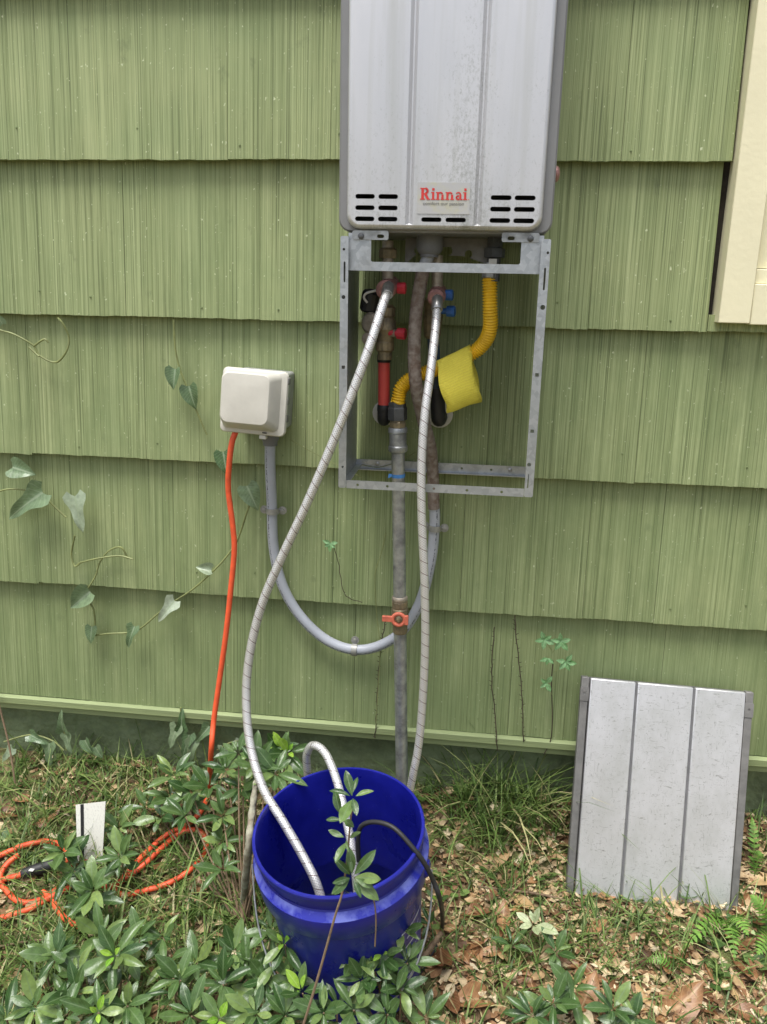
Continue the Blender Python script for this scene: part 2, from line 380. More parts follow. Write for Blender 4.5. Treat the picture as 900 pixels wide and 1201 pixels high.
def mat_bucket():
    t = NT('blue_plastic_pail').p(.30, 0, .5); n = t.noise(t.coord((1, 1, 1)), 14, 5, .65)
    x = t.ramp(n, [(.3, (.004, .006, .15)), (.7, (.007, .010, .23))]); sp = t.noise(t.coord((1, 1, 1)), 260, 2); f = t.ramp(sp, [(.73, g3(0)), (.78, g3(.6))])
    x = t.mix(x, (.25, .27, .45), f); sc = t.noise(t.coord((30, 30, 260)), 1, 3, .7, 1.2); f2 = t.ramp(sc, [(.70, g3(0)), (.76, g3(.35))]); x = t.mix(x, (.16, .17, .42), f2)
    t.col(x); rr = t.ramp(n, [(.3, g3(.24)), (.7, g3(.4))]); t.t.links.new(rr.outputs[0], t.b.inputs['Roughness']); t.bump(n, .0008); return t.m
M['bucket'] = mat_bucket()
def mat_water():
    t = NT('water').p(.04, 0, .5); t.b.inputs['Base Color'].default_value = (.75, .85, .95, 1); t.b.inputs['Transmission Weight'].default_value = 1.0
    t.b.inputs['IOR'].default_value = 1.33; t.bump(t.noise(t.coord((1, 1, 1)), 18, 2), .002); return t.m
M['water'] = mat_water()
def mat_tag():
    t = NT('yellow_printed_tag').p(.55, 0, .4); w = t.n('TexWave', bands_direction='Y'); mp = t.coord((1, 1, 1), 'UV'); t.l(mp, 0, w, 0)
    w.inputs['Scale'].default_value = 95; w.inputs['Distortion'].default_value = 2.5; w.inputs['Detail'].default_value = 3; w.inputs['Detail Scale'].default_value = 6
    n = t.noise(t.coord((1, 1, 1), 'UV'), 900, 3, .8); f = t.ramp(w, [(.5, g3(0)), (.9, g3(.30))], 1); x = t.mix((.93, .82, .09), (.70, .54, .05), f)
    f2 = t.ramp(n, [(.46, g3(0)), (.66, g3(.42))]); t.col(t.mix(x, (.48, .38, .10), f2)); t.bump(t.noise(t.coord((1, 1, 1)), 160, 5, .7), .004); return t.m
M['tag'] = mat_tag()
def mat_card():
    t = NT('printed_card').p(.6, 0, .4); b = t.n('TexBrick'); t.l(t.coord((1, 1, 1)), 0, b, 0)
    b.inputs['Scale'].default_value = 1.0; 
    mp = t.coord((420, 1, 150)); n = t.noise(mp, 1, 2, .6); f = t.ramp(n, [(.54, g3(0)), (.64, g3(.28))])
    t.t.nodes.remove(b); t.col(t.mix((.66, .65, .58), (.16, .16, .16), f)); return t.m
M['card'] = mat_card()
M['lf_az'] = mat_leaf('azalea_leaf', (.028, .072, .016), (.100, .172, .050), (.15, .22, .10), .29, (.20, .28, .08))
M['lf_young'] = mat_leaf('young_azalea_leaf', (.16, .36, .03), (.28, .46, .05), (.36, .50, .14), .4)
M['lf_pale'] = mat_leaf('pale_azalea_leaf', (.34, .40, .22), (.46, .50, .30), (.22, .32, .12), .45)
M['lf_vine'] = mat_leaf('vine_leaf', (.070, .135, .050), (.21, .28, .16), (.30, .37, .24), .30, (.38, .44, .33))
M['lf_creeper'] = mat_leaf('creeper_leaf', (.13, .30, .10), (.20, .38, .17), (.35, .48, .28), .45)
M['lf_dead'] = mat_leaf('dead_leaf', (.17, .075, .032), (.38, .20, .085), (.48, .32, .17), .45, (.52, .37, .18))
M['lf_fern'] = mat_island('fern_frond', [(0, (.12, .26, .04)), (1, (.22, .38, .07))], .5, .3)
M['grass'] = mat_island('grass_blades', [(0, (.050, .098, .020)), (.5, (.120, .195, .045)), (.85, (.22, .30, .085)), (1, (.48, .42, .22))], .5, .25)
M['litter'] = mat_island('leaf_litter', [(0, (.10, .055, .028)), (.25, (.25, .135, .062)), (.55, (.45, .31, .16)), (.88, (.58, .46, .28)), (1, (.66, .56, .38))], .7, .1)

def mat_pvc_print():
    t = NT('printed_grey_pvc').p(.42, 0, .5); uv = t.n('UVMap'); sx = t.n('SeparateXYZ'); t.l(uv, 0, sx, 0)
    n = t.noise(t.coord((1, 1, 1)), 20, 4); x = t.ramp(n, [(.35, (.36, .38, .42)), (.68, (.30, .32, .355))])
    u = t.ramp(sx, [(.055, g3(0)), (.06, g3(1)), (.105, g3(1)), (.11, g3(0))]); nn = t.noise(t.coord((1, 1, 1)), 330, 2, .7); nf = t.ramp(nn, [(.48, g3(0)), (.53, g3(.8))])
    m = t.n('Math', operation='MULTIPLY'); t.l(u, 0, m, 0); t.l(nf, 0, m, 1); t.col(t.mix(x, (.04, .04, .05), m)); return t.m
M['pvcp'] = mat_pvc_print()

M['scuff_highlight'] = simple('scuffed_highlight_band', (.022, .028, .30), .28, 0, .3, 34, .0006, 60, col2=(.12, .145, .46), lo=.45, hi=.68)  # scuffs plus the ledge's sky highlight, put into a lighter blue
# ================================================================== THE SETTING
def axis_coords(lo, hi, fine, far, k=1.5):
    out = []; x = lo
    while x < hi: out.append(x); x += fine
    out.append(hi); s = fine; a = []; x = lo
    while x > -far: s *= k; x -= s; a.append(x)
    s = fine; b = []; x = hi
    while x < far: s *= k; x += s; b.append(x)
    return list(reversed(a)) + out + b
xs = axis_coords(-1.5, 1.2, .03, 60); ys = axis_coords(-1.3, .12, .03, 60)
mb = MB(); nx = len(xs)
mb.add([(x, y, gz(x, y)) for y in ys for x in xs], [(j * nx + i, j * nx + i + 1, (j + 1) * nx + i + 1, (j + 1) * nx + i) for j in range(len(ys) - 1) for i in range(nx - 1)])
obj('ground', mb, M['ground'], kind='structure', ang=180)

# ------------------------------------------------------------------ house wall
house = thing('house_wall', 'green painted shingle-sided house wall with cream window casing and masonry base', 'wall', (0, 0, 0))
obj('sheathing', MB().box(-2.0, 1.8, .034, .16, .20, 2.36), M['sheath'], house)
obj('foundation', MB().box(-2.0, 1.8, .045, .30, -.25, .2495), M['found'], house)
H0, HH = 1.448, .3011
TRIMX = .4345            # left edge of the window casing
TRIMZ = 1.164
def shingle(x0, x1, zb, zt, tilt, seedv, yt=.0235):
    rr = random.Random(seedv); cols = [x0]
    while cols[-1] < x1 - .004: cols.append(cols[-1] + rr.choice((.0013, .0018, .0025, .0035, .005, .0075)))
    cols[-1] = x1; n = len(cols); mb = MB(); F = []; V = []
    dep = []; base = 0
    for i in range(n):
        base = .7 * base + rr.uniform(-.00025, .00025)
        dep.append(base + rr.choice((0, 0, .0001, .0003, .0005, .0009)))
    dep[0] += .0012; dep[-1] += .0012; w = 0
    for i, x in enumerate(cols):
        w = .8 * w + rr.uniform(-.0005, .0005) - (.0016 if rr.random() < .012 else 0)
        b = zb + tilt * (x - x0) + w
        V += [(x, .0130, b), (x, dep[i], b), (x, yt + dep[i] * .6, zt), (x, yt + .005 if yt > .01 else .0115, zt)]
    for i in range(n - 1):
        a = i * 4; c = a + 4
        F += [(a, a + 1, c + 1, c), (a + 1, a + 2, c + 2, c + 1), (a + 2, a + 3, c + 3, c + 2), (a + 3, a, c, c + 3)]
    F += [(0, 3, 2, 1), ((n - 1) * 4, (n - 1) * 4 + 1, (n - 1) * 4 + 2, (n - 1) * 4 + 3)]
    mb.add(V, F); return mb
KN = {0: [-.512, -.15, .234], 1: [-.924, -.737, -.454, -.1, .2], 2: [-.972, -.71, -.36, .02, .318], 3: [-.984, -.66, -.3, -.02, .24, .387], 4: [-.88, -.55, -.25, .1, .42],
      -1: [-.8, -.4, .05, .33], -2: [-.9, -.5, -.2, .2], -3: [-.7, -.3, .1, .3]}
for k in range(-3, 5):
    rr = random.Random(100 + k); js = sorted(KN[k])
    x = js[0]; left = []
    while x > -1.9: x -= rr.uniform(.24, .42); left.append(max(x, -1.9))
    js = list(reversed(left)) + js
    zb = H0 - HH * k; zt = zb + HH + .016
    xend = 1.7; behind = zb > TRIMZ - .02
    if k == 4: zb = .2545
    x = js[-1]
    while x < 1.7: x += rr.uniform(.24, .42); js.append(min(x, 1.7))
    for i, (a, b) in enumerate(zip(js, js[1:])):
        if b - a < .02: continue
        if behind:                                   # courses that stop at the window casing
            lim = TRIMX - (.0035 if k != 1 else .012)
            if a > lim - .02: continue
            b = min(b, lim)
        dz = rr.uniform(-.0022, .0022) if k < 4 else rr.uniform(-.0006, .0006)
        tl = rr.uniform(-.004, .004) if k < 4 else 0
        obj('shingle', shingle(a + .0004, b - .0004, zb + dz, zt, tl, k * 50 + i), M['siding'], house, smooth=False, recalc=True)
for i, (a, b) in enumerate(((TRIMX - .0108, .63), (.63, 1.0), (1.0, 1.4), (1.4, 1.7))):    # cut course that shows below the casing
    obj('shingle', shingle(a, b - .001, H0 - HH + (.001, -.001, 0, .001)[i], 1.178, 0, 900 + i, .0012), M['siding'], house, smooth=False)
tb = MB()
def trim_profile(mb, prof, x0, x1):
    n = len(prof); V = [(x0, y, z) for y, z in prof] + [(x1, y, z) for y, z in prof]
    return mb.add(V, [(i, (i + 1) % n, (i + 1) % n + n, i + n) for i in range(n)] + [tuple(reversed(range(n))), tuple(range(n, 2 * n))])
trim_profile(tb, [(.03, .2535), (-.009, .2525), (-.012, .2505), (-.012, .2365), (-.010, .2345), (.03, .2345)], -2.0, 1.8)
obj('water_table_board', tb, M['trim'], house)
obj('drip_board', trim_profile(MB(), [(.05, .2340), (-.001, .2340), (-.003, .2320), (-.003, .2185), (-.001, .2170), (.05, .2170)], -2.0, 1.8), M['trim'], house)

# window at the right edge of the picture
win = obj('window', MB().box(.50, 1.25, .020, .10, 1.20, 2.36), M['cream'], house, bevel=.002)
obj('side_casing', MB().box(TRIMX, .492, -.024, .027, TRIMZ, 2.36), M['cream'], win, bevel=.0015)
obj('bottom_casing', MB().box(.4925, 1.20, -.0205, .027, TRIMZ - .002, 1.2355), M['cream'], win, bevel=.0015)
obj('sill', MB().box(.4925, 1.20, -.012, .0195, 1.2360, 1.262), M['cream'], win, bevel=.0015)
obj('sash', MB().plate(rrect(.4935, 1.2, 1.264, 2.35, .002, 1), [rrect(.56, 1.14, 1.33, 2.3, .002, 1)], lambda a, b, w: (a, .004 + w, b), .0155), M['cream'], win, smooth=False)
tg = NT('window_glass').p(.05, 0, .5); tg.b.inputs['Base Color'].default_value = (.04, .05, .05, 1)
obj('pane', MB().box(.555, 1.145, .012, .0165, 1.325, 2.305), tg.m, win, smooth=False)

nm = mesh('nail_head', MB().lathe([(.0021, 0), (.0021, .0008), (.0012, .0012), (.0003, .0013)], (0, 0, 0), (0, -1, 0), 8)); nm.materials.append(M['siding'])
nr = random.Random(77)
for k in range(-2, 5):
    x = -1.5
    while x < (1.3 if k > 1 else TRIMX - .03):
        x += nr.uniform(.10, .30); zz = .028 + nr.uniform(-.012, .03); inst('nail_head', nm, house, Matrix.Translation((x, .0235 * zz / HH - .0004, H0 - HH * k + zz)))
# ================================================================== WATER HEATER
hx = Vector((-.077, 0, 1.303))
heater = thing('water_heater', 'silver grey tankless water heater hung on the green wall', 'water heater', hx)
X0, X1, Z0, Z1 = -.2565, .1035, 1.3035, 1.975
def ring_shell(mb, outl, steps):
    """steps: list of (outline2d, y)"""
    n = len(steps[0][0]); V = []; F = []
    for ol, y in steps: V += [(a, y, b) for a, b in ol]
    for i in range(len(steps) - 1):
        for k in range(n):
            k2 = (k + 1) % n; F.append((i * n + k, i * n + k2, (i + 1) * n + k2, (i + 1) * n + k))
    return mb.add(V, F)
ob = rrect(X0, X1, Z0, Z1, .020, 6)
obi = rrect(X0 + .003, X1 - .003, Z0 + .003, Z1 - .003, .017, 6)
b_ = MB(); ring_shell(b_, ob, [(obi, -.2), (ob, -.197), (ob, -.004)])
b_.plate(obi, [rrect(-.235, .080, 1.320, 1.95, .012, 4)], lambda a, b, w: (a, -.2 + w, b), .0015)
b_.add([(a, -.004, b) for a, b in ob], [tuple(range(len(ob)))])
obj('case', b_, M['body'], heater, ang=35)
# front cover: rounded edge, three flat panels, two pressed grooves, vent slots cut through
FX0, FX1, FZ0, FZ1, FR = -.234, .079, 1.3145, 1.962, .016
gs = (-.1345, -.0205); gh, gd = .0065, .0055
loop = []
def arc(cx, cz, a0, n=6): return [((cx + FR * cos(a0 + pi / 2 * k / n), cz + FR * sin(a0 + pi / 2 * k / n)), (cos(a0 + pi / 2 * k / n), sin(a0 + pi / 2 * k / n))) for k in range(n + 1)]
bl = arc(FX0 + FR, FZ0 + FR, pi); br = arc(FX1 - FR, FZ0 + FR, -pi / 2); tr_ = arc(FX1 - FR, FZ1 - FR, 0); tl_ = arc(FX0 + FR, FZ1 - FR, pi / 2)
bot = [((x, FZ0), (0, -1)) for g in gs for x in (g - gh, g + gh)]; top = [((x, FZ1), (0, 1)) for g in reversed(gs) for x in (g + gh, g - gh)]
loop = bl + bot + br + tr_ + top + tl_
steps = []
for d, y in ((.0, -.215), (.003, -.2143), (.0055, -.2120), (.0068, -.2085), (.007, -.2005)):
    steps.append(([(p[0] + n[0] * d, p[1] + n[1] * d) for p, n in loop], y))
cv = MB(); ring_shell(cv, None, steps)
SL = []
for zz in (1.3590, 1.3412, 1.3235):
    SL += [stadium(-.2095, zz, .033, .0075), stadium(-.1705, zz, .033, .0075), stadium(.0165, zz, .034, .0075), stadium(.0555, zz, .034, .0075)]
SL += [stadium(-.0970, 1.3235, .034, .0072), stadium(-.0565, 1.3235, .034, .0072)]
P3 = [[q[0] for q in bl] + [bot[0][0], top[3][0]] + [q[0] for q in tl_], [bot[1][0], bot[2][0], top[1][0], top[2][0]], [bot[3][0]] + [q[0] for q in br] + [q[0] for q in tr_] + [top[0][0]]]
for pol, lo, hi in zip(P3, (FX0, gs[0], gs[1]), (gs[0], gs[1], FX1)):
    cv.plate(pol, [s for s in SL if lo < s[0][0] < hi], lambda a, b, w: (a, -.215 + w, b), .0035)
for g in gs:
    a, b_0, c = g - gh, g, g + gh; y0, y1 = -.215, -.215 + gd
    cv.add([(a, y0, FZ0), (b_0 - .0012, y1, FZ0 + .003), (b_0 + .0012, y1, FZ0 + .003), (c, y0, FZ0), (a, y0, FZ1), (b_0 - .0012, y1, FZ1 - .003), (b_0 + .0012, y1, FZ1 - .003), (c, y0, FZ1)],
           [(0, 1, 5, 4), (1, 2, 6, 5), (2, 3, 7, 6), (0, 3, 2, 1), (4, 5, 6, 7)])
cover = obj('front_cover', cv, M['heater'], heater, ang=30)
cover['label'] = 'mould-speckled silver front cover with vent slots'
# name plate with red lettering
npl = obj('name_plate', MB().plate(rrect(-.1215, -.0345, 1.3325, 1.3815, .001, 2), [], lambda a, b, w: (a, -.2161 + w, b), .0011), M['plate'], cover, smooth=False)
def stroke(mb, pts, w, y):
    """flat bold letter stroke"""
    for (a, b) in zip(pts, pts[1:]):
        dx, dz = b[0] - a[0], b[1] - a[1]; L = sqrt(dx * dx + dz * dz); nx_, nz_ = -dz / L * w / 2, dx / L * w / 2
        mb.add([(a[0] + nx_, y, a[1] + nz_), (a[0] - nx_, y, a[1] - nz_), (b[0] - nx_, y, b[1] - nz_), (b[0] + nx_, y, b[1] + nz_)], [(0, 1, 2, 3)])
def lettering():
    m = MB(); S = .0184; x = -.1170; zb = 1.3545; yy = [-.2166]
    def st(pts, w): yy[0] -= .000004; stroke(m, [(x + p * S, zb + q * S) for p, q in pts], w * S, yy[0])
    def arcp(cx, cy, rx, ry, a0, a1, n=8): return [(cx + rx * cos(radians(a0 + (a1 - a0) * k / n)), cy + ry * sin(radians(a0 + (a1 - a0) * k / n))) for k in range(n + 1)]
    # R
    st([(.22, 0), (.22, 1)], .24); st([(0, .045), (.46, .045)], .09); st([(0, .955), (.5, .955)], .09); st([(.3, .95), (.5, .95)] , .1)
    st(arcp(.46, .74, .21, .215, 90, -90), .2); st([(.3, .5), (.5, .5)], .10); st([(.48, .48), (.72, .06)], .22); st([(.64, .045), (.92, .045)], .09); x += .98 * S
    def i_():
        st([(.2, 0), (.2, .66)], .2); st([(0, .04), (.4, .04)], .08); st([(0, .62), (.25, .62)], .08); st([(.2, .78), (.2, .98)], .21)
    def n_():
        st([(.18, 0), (.18, .66)], .2); st([(0, .04), (.36, .04)], .08); st([(0, .62), (.2, .62)], .08)
        st(arcp(.4, .42, .2, .2, 165, 20), .14); st([(.6, 0), (.6, .45)], .2); st([(.44, .04), (.8, .04)], .08)
    i_(); x += .44 * S; n_(); x += .86 * S; n_(); x += .87 * S
    st(arcp(.28, .46, .2, .17, 160, 10), .12); st([(.47, .08), (.47, .48)], .19); st(arcp(.3, .2, .2, .15, 80, 300), .15); st([(.47, .05), (.66, .05)], .1); x += .70 * S
    i_(); x += .46 * S; st([(.03, .05), (.1, .05)], .07)
    return m
obj('lettering', lettering(), M['red'], npl, smooth=False, recalc=False)
fc = bpy.data.curves.new('slogan', 'FONT'); fc.body = 'comfort our passion'; fc.size = .0072; fc.extrude = .0001
fo = bpy.data.objects.new('slogan', fc); C.objects.link(fo); bpy.context.view_layer.update()
me = bpy.data.meshes.new_from_object(fo.evaluated_get(bpy.context.evaluated_depsgraph_get())); bpy.data.objects.remove(fo)
mw = max(v.co.x for v in me.vertices); so = bpy.data.objects.new('small_lettering', me); C.objects.link(so); so.parent = npl; me.materials.append(M['grey_ink'])
so.matrix_local = Matrix.Translation(Vector((-.1120, -.2165, 1.3465)) - hx) @ Matrix.Rotation(radians(90), 4, 'X') @ Matrix.Diagonal((.068 / mw, 1, 1, 1)); LOC[so.name] = Vector((0, 0, 0))
# tabs under the cover
for tx, sx_, hx_ in ((-.2005, -.2165, -.1830), (.0525, .0690, .0370)):
    tb_ = obj('mounting_tab', MB().plate(rrect(tx - .031, tx + .031, 1.2905, 1.3055, .003, 3), [stadium(hx_, 1.2965, .012, .0060)], lambda a, b, w: (a, -.2065 + w, b), .0012), M['pipe'], heater, smooth=False)
    obj('screw', MB().lathe([(.0052, 0), (.0052, .002), (.003, .0035), (.0008, .0037)], (sx_, -.2066, 1.2965), (0, -1, 0), 12), M['dark'], tb_)
# underside: terminal plate, conduit hub, gas inlet, brown plug on the flank
up = obj('terminal_plate', MB().plate(rrect(-.150, .012, 1.252, 1.302, .002, 2), [circ(-.035, 1.275, .007), circ(-.128, 1.279, .006), stadium(-.068, 1.28, .008, .016)], lambda a, b, w: (a, -.105 + w, b), .002), M['channel'], heater, smooth=False)
obj('conduit_hub', MB().lathe([(.024, 0), (.024, -.022), (.021, -.028), (.0165, -.032), (.0165, -.036)], (-.104, -.13, 1.3035), (0, 0, 1), 16), M['pvcd'], heater)
obj('gas_inlet', MB().lathe([(.014, 0), (.014, -.018), (.019, -.019), (.019, -.034), (.012, -.036), (.012, -.075)], (.0115, -.12, 1.3035), (0, 0, 1), 6), M['dark'], heater, ang=20)
obj('inlet_tag', MB().box(.002, .016, -.1405, -.1395, 1.245, 1.266), M['white'], heater, smooth=False)
obj('flank_plug', MB().lathe([(.013, 0), (.013, .004), (.010, .0075), (.004, .009)], (.1035, -.16, 1.403), (1, 0, 0), 16), M['copper'], heater)
obj('top_vent', MB().box(-.2, .05, -.19, -.05, 1.975, 2.03), M['body'], heater, bevel=.01)

# ================================================================== PIPE COVER FRAME
fr = thing('pipe_cover_frame', 'open galvanised steel pipe cover frame below the water heater', 'frame', (-.075, 0, .855))
tp = MB().plate([(-.2385, 1.2400), (.0915, 1.2400), (.0915, 1.3015), (.0545, 1.3015), (.0545, 1.2575), (.0530, 1.2555), (.0510, 1.2548), (-.1960, 1.2548), (-.1980, 1.2555), (-.1992, 1.2575), (-.1992, 1.3015), (-.2385, 1.3015)], [], lambda a, b, w: (a, -.2045 + w, b), .0015)
tp.box(-.2385, .0915, -.203, -.19, 1.2400, 1.2415); obj('top_plate', tp, M['galv'], fr, smooth=False)
def flange(x0, x1, holes, sq):
    return MB().plate(rrect(x0, x1, .856, 1.2955, .003, 3), holes, lambda a, b, w: (a, -.2155 + w, b), .0015)
def slotv(cx, cz, w, h): return [(cx + b, cz + a) for a, b in stadium(0, 0, h, w)]
def sqh(cx, cz, s): return [(cx - s, cz - s), (cx + s, cz - s), (cx + s, cz + s), (cx - s, cz + s)]
Lh = [circ(-.2445, 1.274, .0022), slotv(-.243, 1.237, .0032, .034), circ(-.2445, 1.195, .0034), sqh(-.2435, 1.075, .0028), sqh(-.2435, .995, .0028), circ(-.243, .895, .0022)]
Rh = [circ(.0985, 1.274, .0022), slotv(.096, 1.232, .0032, .036), circ(.0965, 1.186, .0042), sqh(.095, 1.073, .0030), sqh(.0935, .975, .0030), circ(.0925, .915, .0036), slotv(.0925, .885, .002, .026)]
lf = obj('left_flange', flange(-.2505, -.2365, Lh, 0), M['galv'], fr, smooth=False)
rf = obj('right_flange', flange(.0870, .1025, Rh, 0), M['galv'], fr, smooth=False)
obj('side_panel', MB().box(-.2505, -.2492, -.2135, -.006, .858, 1.2945), M['galv'], fr, smooth=False)
obj('side_panel', MB().box(.1012, .1025, -.2135, -.006, .858, 1.2945), M['galv'], fr, smooth=False)
fh = [circ(x, .8625, .0026) for x in (-.215, -.160, -.075, -.015, .047)]
fra = MB().plate([(-.236, .8555), (.0865, .8555), (.0865, .8705), (-.236, .8705)], fh, lambda a, b, w: (a, -.2145 + w, b), .0015)
fra.box(-.236, .0865, -.213, -.200, .8555, .857); obj('front_rail', fra, M['galv'], fr, smooth=False)
rh = [circ(x, .860, .0024) for x in (-.09, -.03, .03)]
rra = MB().plate([(-.249, .850), (.101, .850), (.101, .8695), (-.249, .8695)], rh, lambda a, b, w: (a, -.010 + w, b), .0015)
rra.box(-.249, .101, -.024, -.0105, .850, .8515); rr_o = obj('rear_rail', rra, M['galv'], fr, smooth=False)
for x in (-.205, .068): obj('screw', MB().lathe([(.0045, 0), (.0045, .002), (.002, .0035)], (x, -.0105, .8615), (0, -1, 0), 10), M['steel'], rr_o)
obj('bottom_lip', MB().box(-.2490, -.2365, -.2, -.0115, .858, .8595), M['galv'], fr, smooth=False)

# ================================================================== ACCESS PANEL leaning on the wall
pa, pb, pc, pd_ = W(676, 793, -.03), W(880, 810, -.03), W(873, 1072, -.15), W(665, 1045, -.15)
o_ = (pc + pd_) / 2; ux = ((pb - pa) + (pc - pd_)).normalized(); uz = ((pa + pb) / 2 - o_); PHH = uz.length
uz = (uz - ux * uz.dot(ux)).normalized(); un = uz.cross(ux); PWW = ((pb - pa).length + (pc - pd_).length) / 2
panel = thing('access_panel', 'dusty grey sheet metal access panel with two dark grooves leaning on the wall', 'panel', o_)
panel.rotation_euler = Matrix((ux, un, uz)).transposed().to_euler()
PWW = .350; o_ = o_ - ux * .0105; panel.location = o_; hw = PWW / 2; fl = .0155
obj('left_channel', MB().box(-hw, -hw + fl, -.012, .006, 0, PHH), M['channel'], panel, local=True, bevel=.0015)
obj('right_channel', MB().box(hw - fl, hw, -.012, .006, -.004, PHH), M['channel'], panel, local=True, bevel=.0015)
e = [-hw + fl + .003, -.062, .055, hw - fl - .002]
for i in range(3):
    a, b = e[i] + (.0027 if i else 0), e[i + 1] - (.0027 if i < 2 else 0)
    obj('sheet', MB().box(a, b, -.016, -.004, .004, PHH - .001), M['panel'], panel, local=True, bevel=.0018)
for q in (-.062, .055): obj('groove', MB().box(q - .006, q + .006, -.0118, -.003, .006, PHH - .003), M['groove'], panel, local=True, smooth=False)
for (s, zz) in ((-1, PHH - .028), (1, PHH - .03), (1, .012)):
    cx = s * (hw - fl / 2)
    cl = obj('corner_clip', MB().plate(rrect(cx - .009, cx + .009, zz - .022, zz + .008, .002, 2), [circ(cx, zz - .006, .0028)], lambda a, b, w: (a, -.0136 + w, b), .0014), M['channel'], panel, local=True, smooth=False)
obj('back_skin', MB().box(-hw + .002, hw - .002, .0065, .008, .002, PHH - .002), M['channel'], panel, local=True, smooth=False)

# ================================================================== OUTLET BOX
oc = Vector((-.4435, 0, .990))
ob_ = thing('outlet_box', 'beige weatherproof outlet box with domed cover mounted on the wall', 'outlet box', oc, rot=(0, radians(3.2), 0))
def rr_ring(mb, steps):
    n = len(steps[0][0]); V = []; F = []
    for ol, ysf in steps: V += [(a, ysf(a, b) if callable(ysf) else ysf, b) for a, b in ol]
    for i in range(len(steps) - 1):
        for k in range(n): k2 = (k + 1) % n; F.append((i * n + k, i * n + k2, (i + 1) * n + k2, (i + 1) * n + k))
    F.append(tuple(range((len(steps) - 1) * n, len(steps) * n))); return mb.add(V, F)
S_ = lambda x0, x1, z0, z1, r: rrect(x0, x1, z0, z1, r, 5)
bb = MB(); rr_ring(bb, [(S_(-.052, .056, -.058, .056, .006), .012), (S_(-.052, .056, -.058, .056, .006), -.058), (S_(-.05, .054, -.056, .054, .005), -.060)])
obj('back_box', bb, M['greyplas'], ob_, local=True)
gk = MB(); rr_ring(gk, [(S_(-.056, .060, -.062, .060, .008), -.0605), (S_(-.056, .062, -.062, .060, .008), -.068), (S_(-.054, .060, -.060, .058, .007), -.0685)])
obj('gasket_plate', gk, M['channel'], ob_, local=True)
ty = lambda base, sl: (lambda a, b: base - .018 + sl * b)
dm = MB()
rr_ring(dm, [(S_(-.068, .064, -.064, .062, .010), ty(-.051, .03)), (S_(-.069, .065, -.065, .063, .011), ty(-.060, .10)), (S_(-.067, .063, -.063, .061, .010), ty(-.064, .10)),
             (S_(-.0635, .0525, -.0555, .0595, .012), ty(-.066, .10)), (S_(-.0620, .0505, -.0545, .0590, .013), ty(-.069, .11)), (S_(-.0600, .0400, -.0420, .0585, .015), ty(-.0945, .10)), (S_(-.0570, .0360, -.0385, .0560, .014), ty(-.0985, .10)), (S_(-.040, .022, -.020, .038, .012), ty(-.1005, .10))])
dome = obj('cover', dm, M['beige'], ob_, local=True, ang=28)
obj('latch', MB().box(.012, .026, -.084, -.070, -.0735, -.0655), M['white'], dome, local=True, bevel=.0015)
for zz in (-.03, .005, .045): obj('hinge_lug', MB().box(.0595, .0665, -.076, -.060, zz - .007, zz + .007), M['channel'], ob_, local=True, bevel=.002)
obj('lock_slot', MB().box(.020, .029, -.0910, -.0840, -.0600, -.0580), M['black'], dome, local=True, smooth=False)

# ================================================================== CONDUIT
cp_ = [W(317, 520, -.022), W(317, 545, -.022), W(319, 590, -.018), W(321, 640, -.016), W(331, 685, -.016), W(352, 722, -.016), W(382, 750, -.016), W(415, 762, -.016), W(446, 757, -.016), W(474, 738, -.016), W(494, 703, -.016), W(506, 655, -.018), W(510, 612, -.02), W(509, 590, -.022)]
cond = thing('electrical_conduit', 'grey plastic conduit in a U from outlet box to water heater, rusty brown above', 'conduit', cp_[7])
obj('grey_tube', MB().tube(resample(cr(cp_, 10), .012), .0112, 16, True, (0, -1, 0)), M['pvcp'], cond)
rp = [W(509, 596, -.022), W(508, 560, -.03), W(505, 525, -.055), W(496, 490, -.090), W(488, 450, -.125), W(486, 410, -.128), W(488, 370, -.126), W(493, 335, -.122), W(498, 312, -.128), Vector((-.104, -.13, 1.272))]
rs = resample(cr(rp, 10), .003); obj('rusty_jacket', MB().tube(rs[:-9], [.0122 + .0006 * sin(i * 2.4) for i in range(len(rs) - 9)], 16), M['rust'], cond, label='rusty brown upper stretch of the conduit')
obj('grey_nipple', MB().tube(rs[-13:], .0108, 16), M['pvc'], cond)
obj('box_connector', MB().lathe([(.0185, 0), (.0185, -.016), (.0155, -.022), (.0145, -.03)], W(317, 510, -.022) + Vector((0, 0, .008)), (0, 0, 1), 16), M['pvcd'], cond)
def clamp(px, py, y, tdir):
    c = W(px, py, y); t = Vector(tdir).normalized(); s = t.cross(Vector((0, -1, 0))).normalized(); m = MB(); n = 10; V = []; F = []
    for k in range(n + 1):
        a = pi * k / n; d = s * cos(a) + Vector((0, -1, 0)) * sin(a)
        for r in (.0118, .0142):
            for tt in (-.006, .006): V.append(c + d * r + t * tt)
    for k in range(n):
        a = k * 4; b = a + 4; F += [(a, a + 1, b + 1, b), (a + 2, b + 2, b + 3, a + 3), (a, b, b + 2, a + 2), (a + 1, a + 3, b + 3, b + 1)]
    m.add(V, F)
    o = obj('pipe_clamp', m, M['clamp'], cond)
    for sg in ((1, -1) if tdir[2] > .5 else (-1,)):
        e0 = c + s * sg * .020 + Vector((0, .008, 0)); m2 = MB().lathe([(.0090, 0), (.0090, .0025), (.0045, .0027), (.0042, .0055), (.0010, .006)], e0, (0, -1, 0), 12)
        m2.tube([c + s * sg * .0125 + Vector((0, .007, 0)), e0 - s * sg * .003], .0035, 8); obj('clamp_ear', m2, M['clamp'], o)
clamp(320, 599, -.018, (0, 0, 1)); clamp(416, 762, -.016, (1, 0, 0)); clamp(510, 619, -.02, (.05, 0, 1))

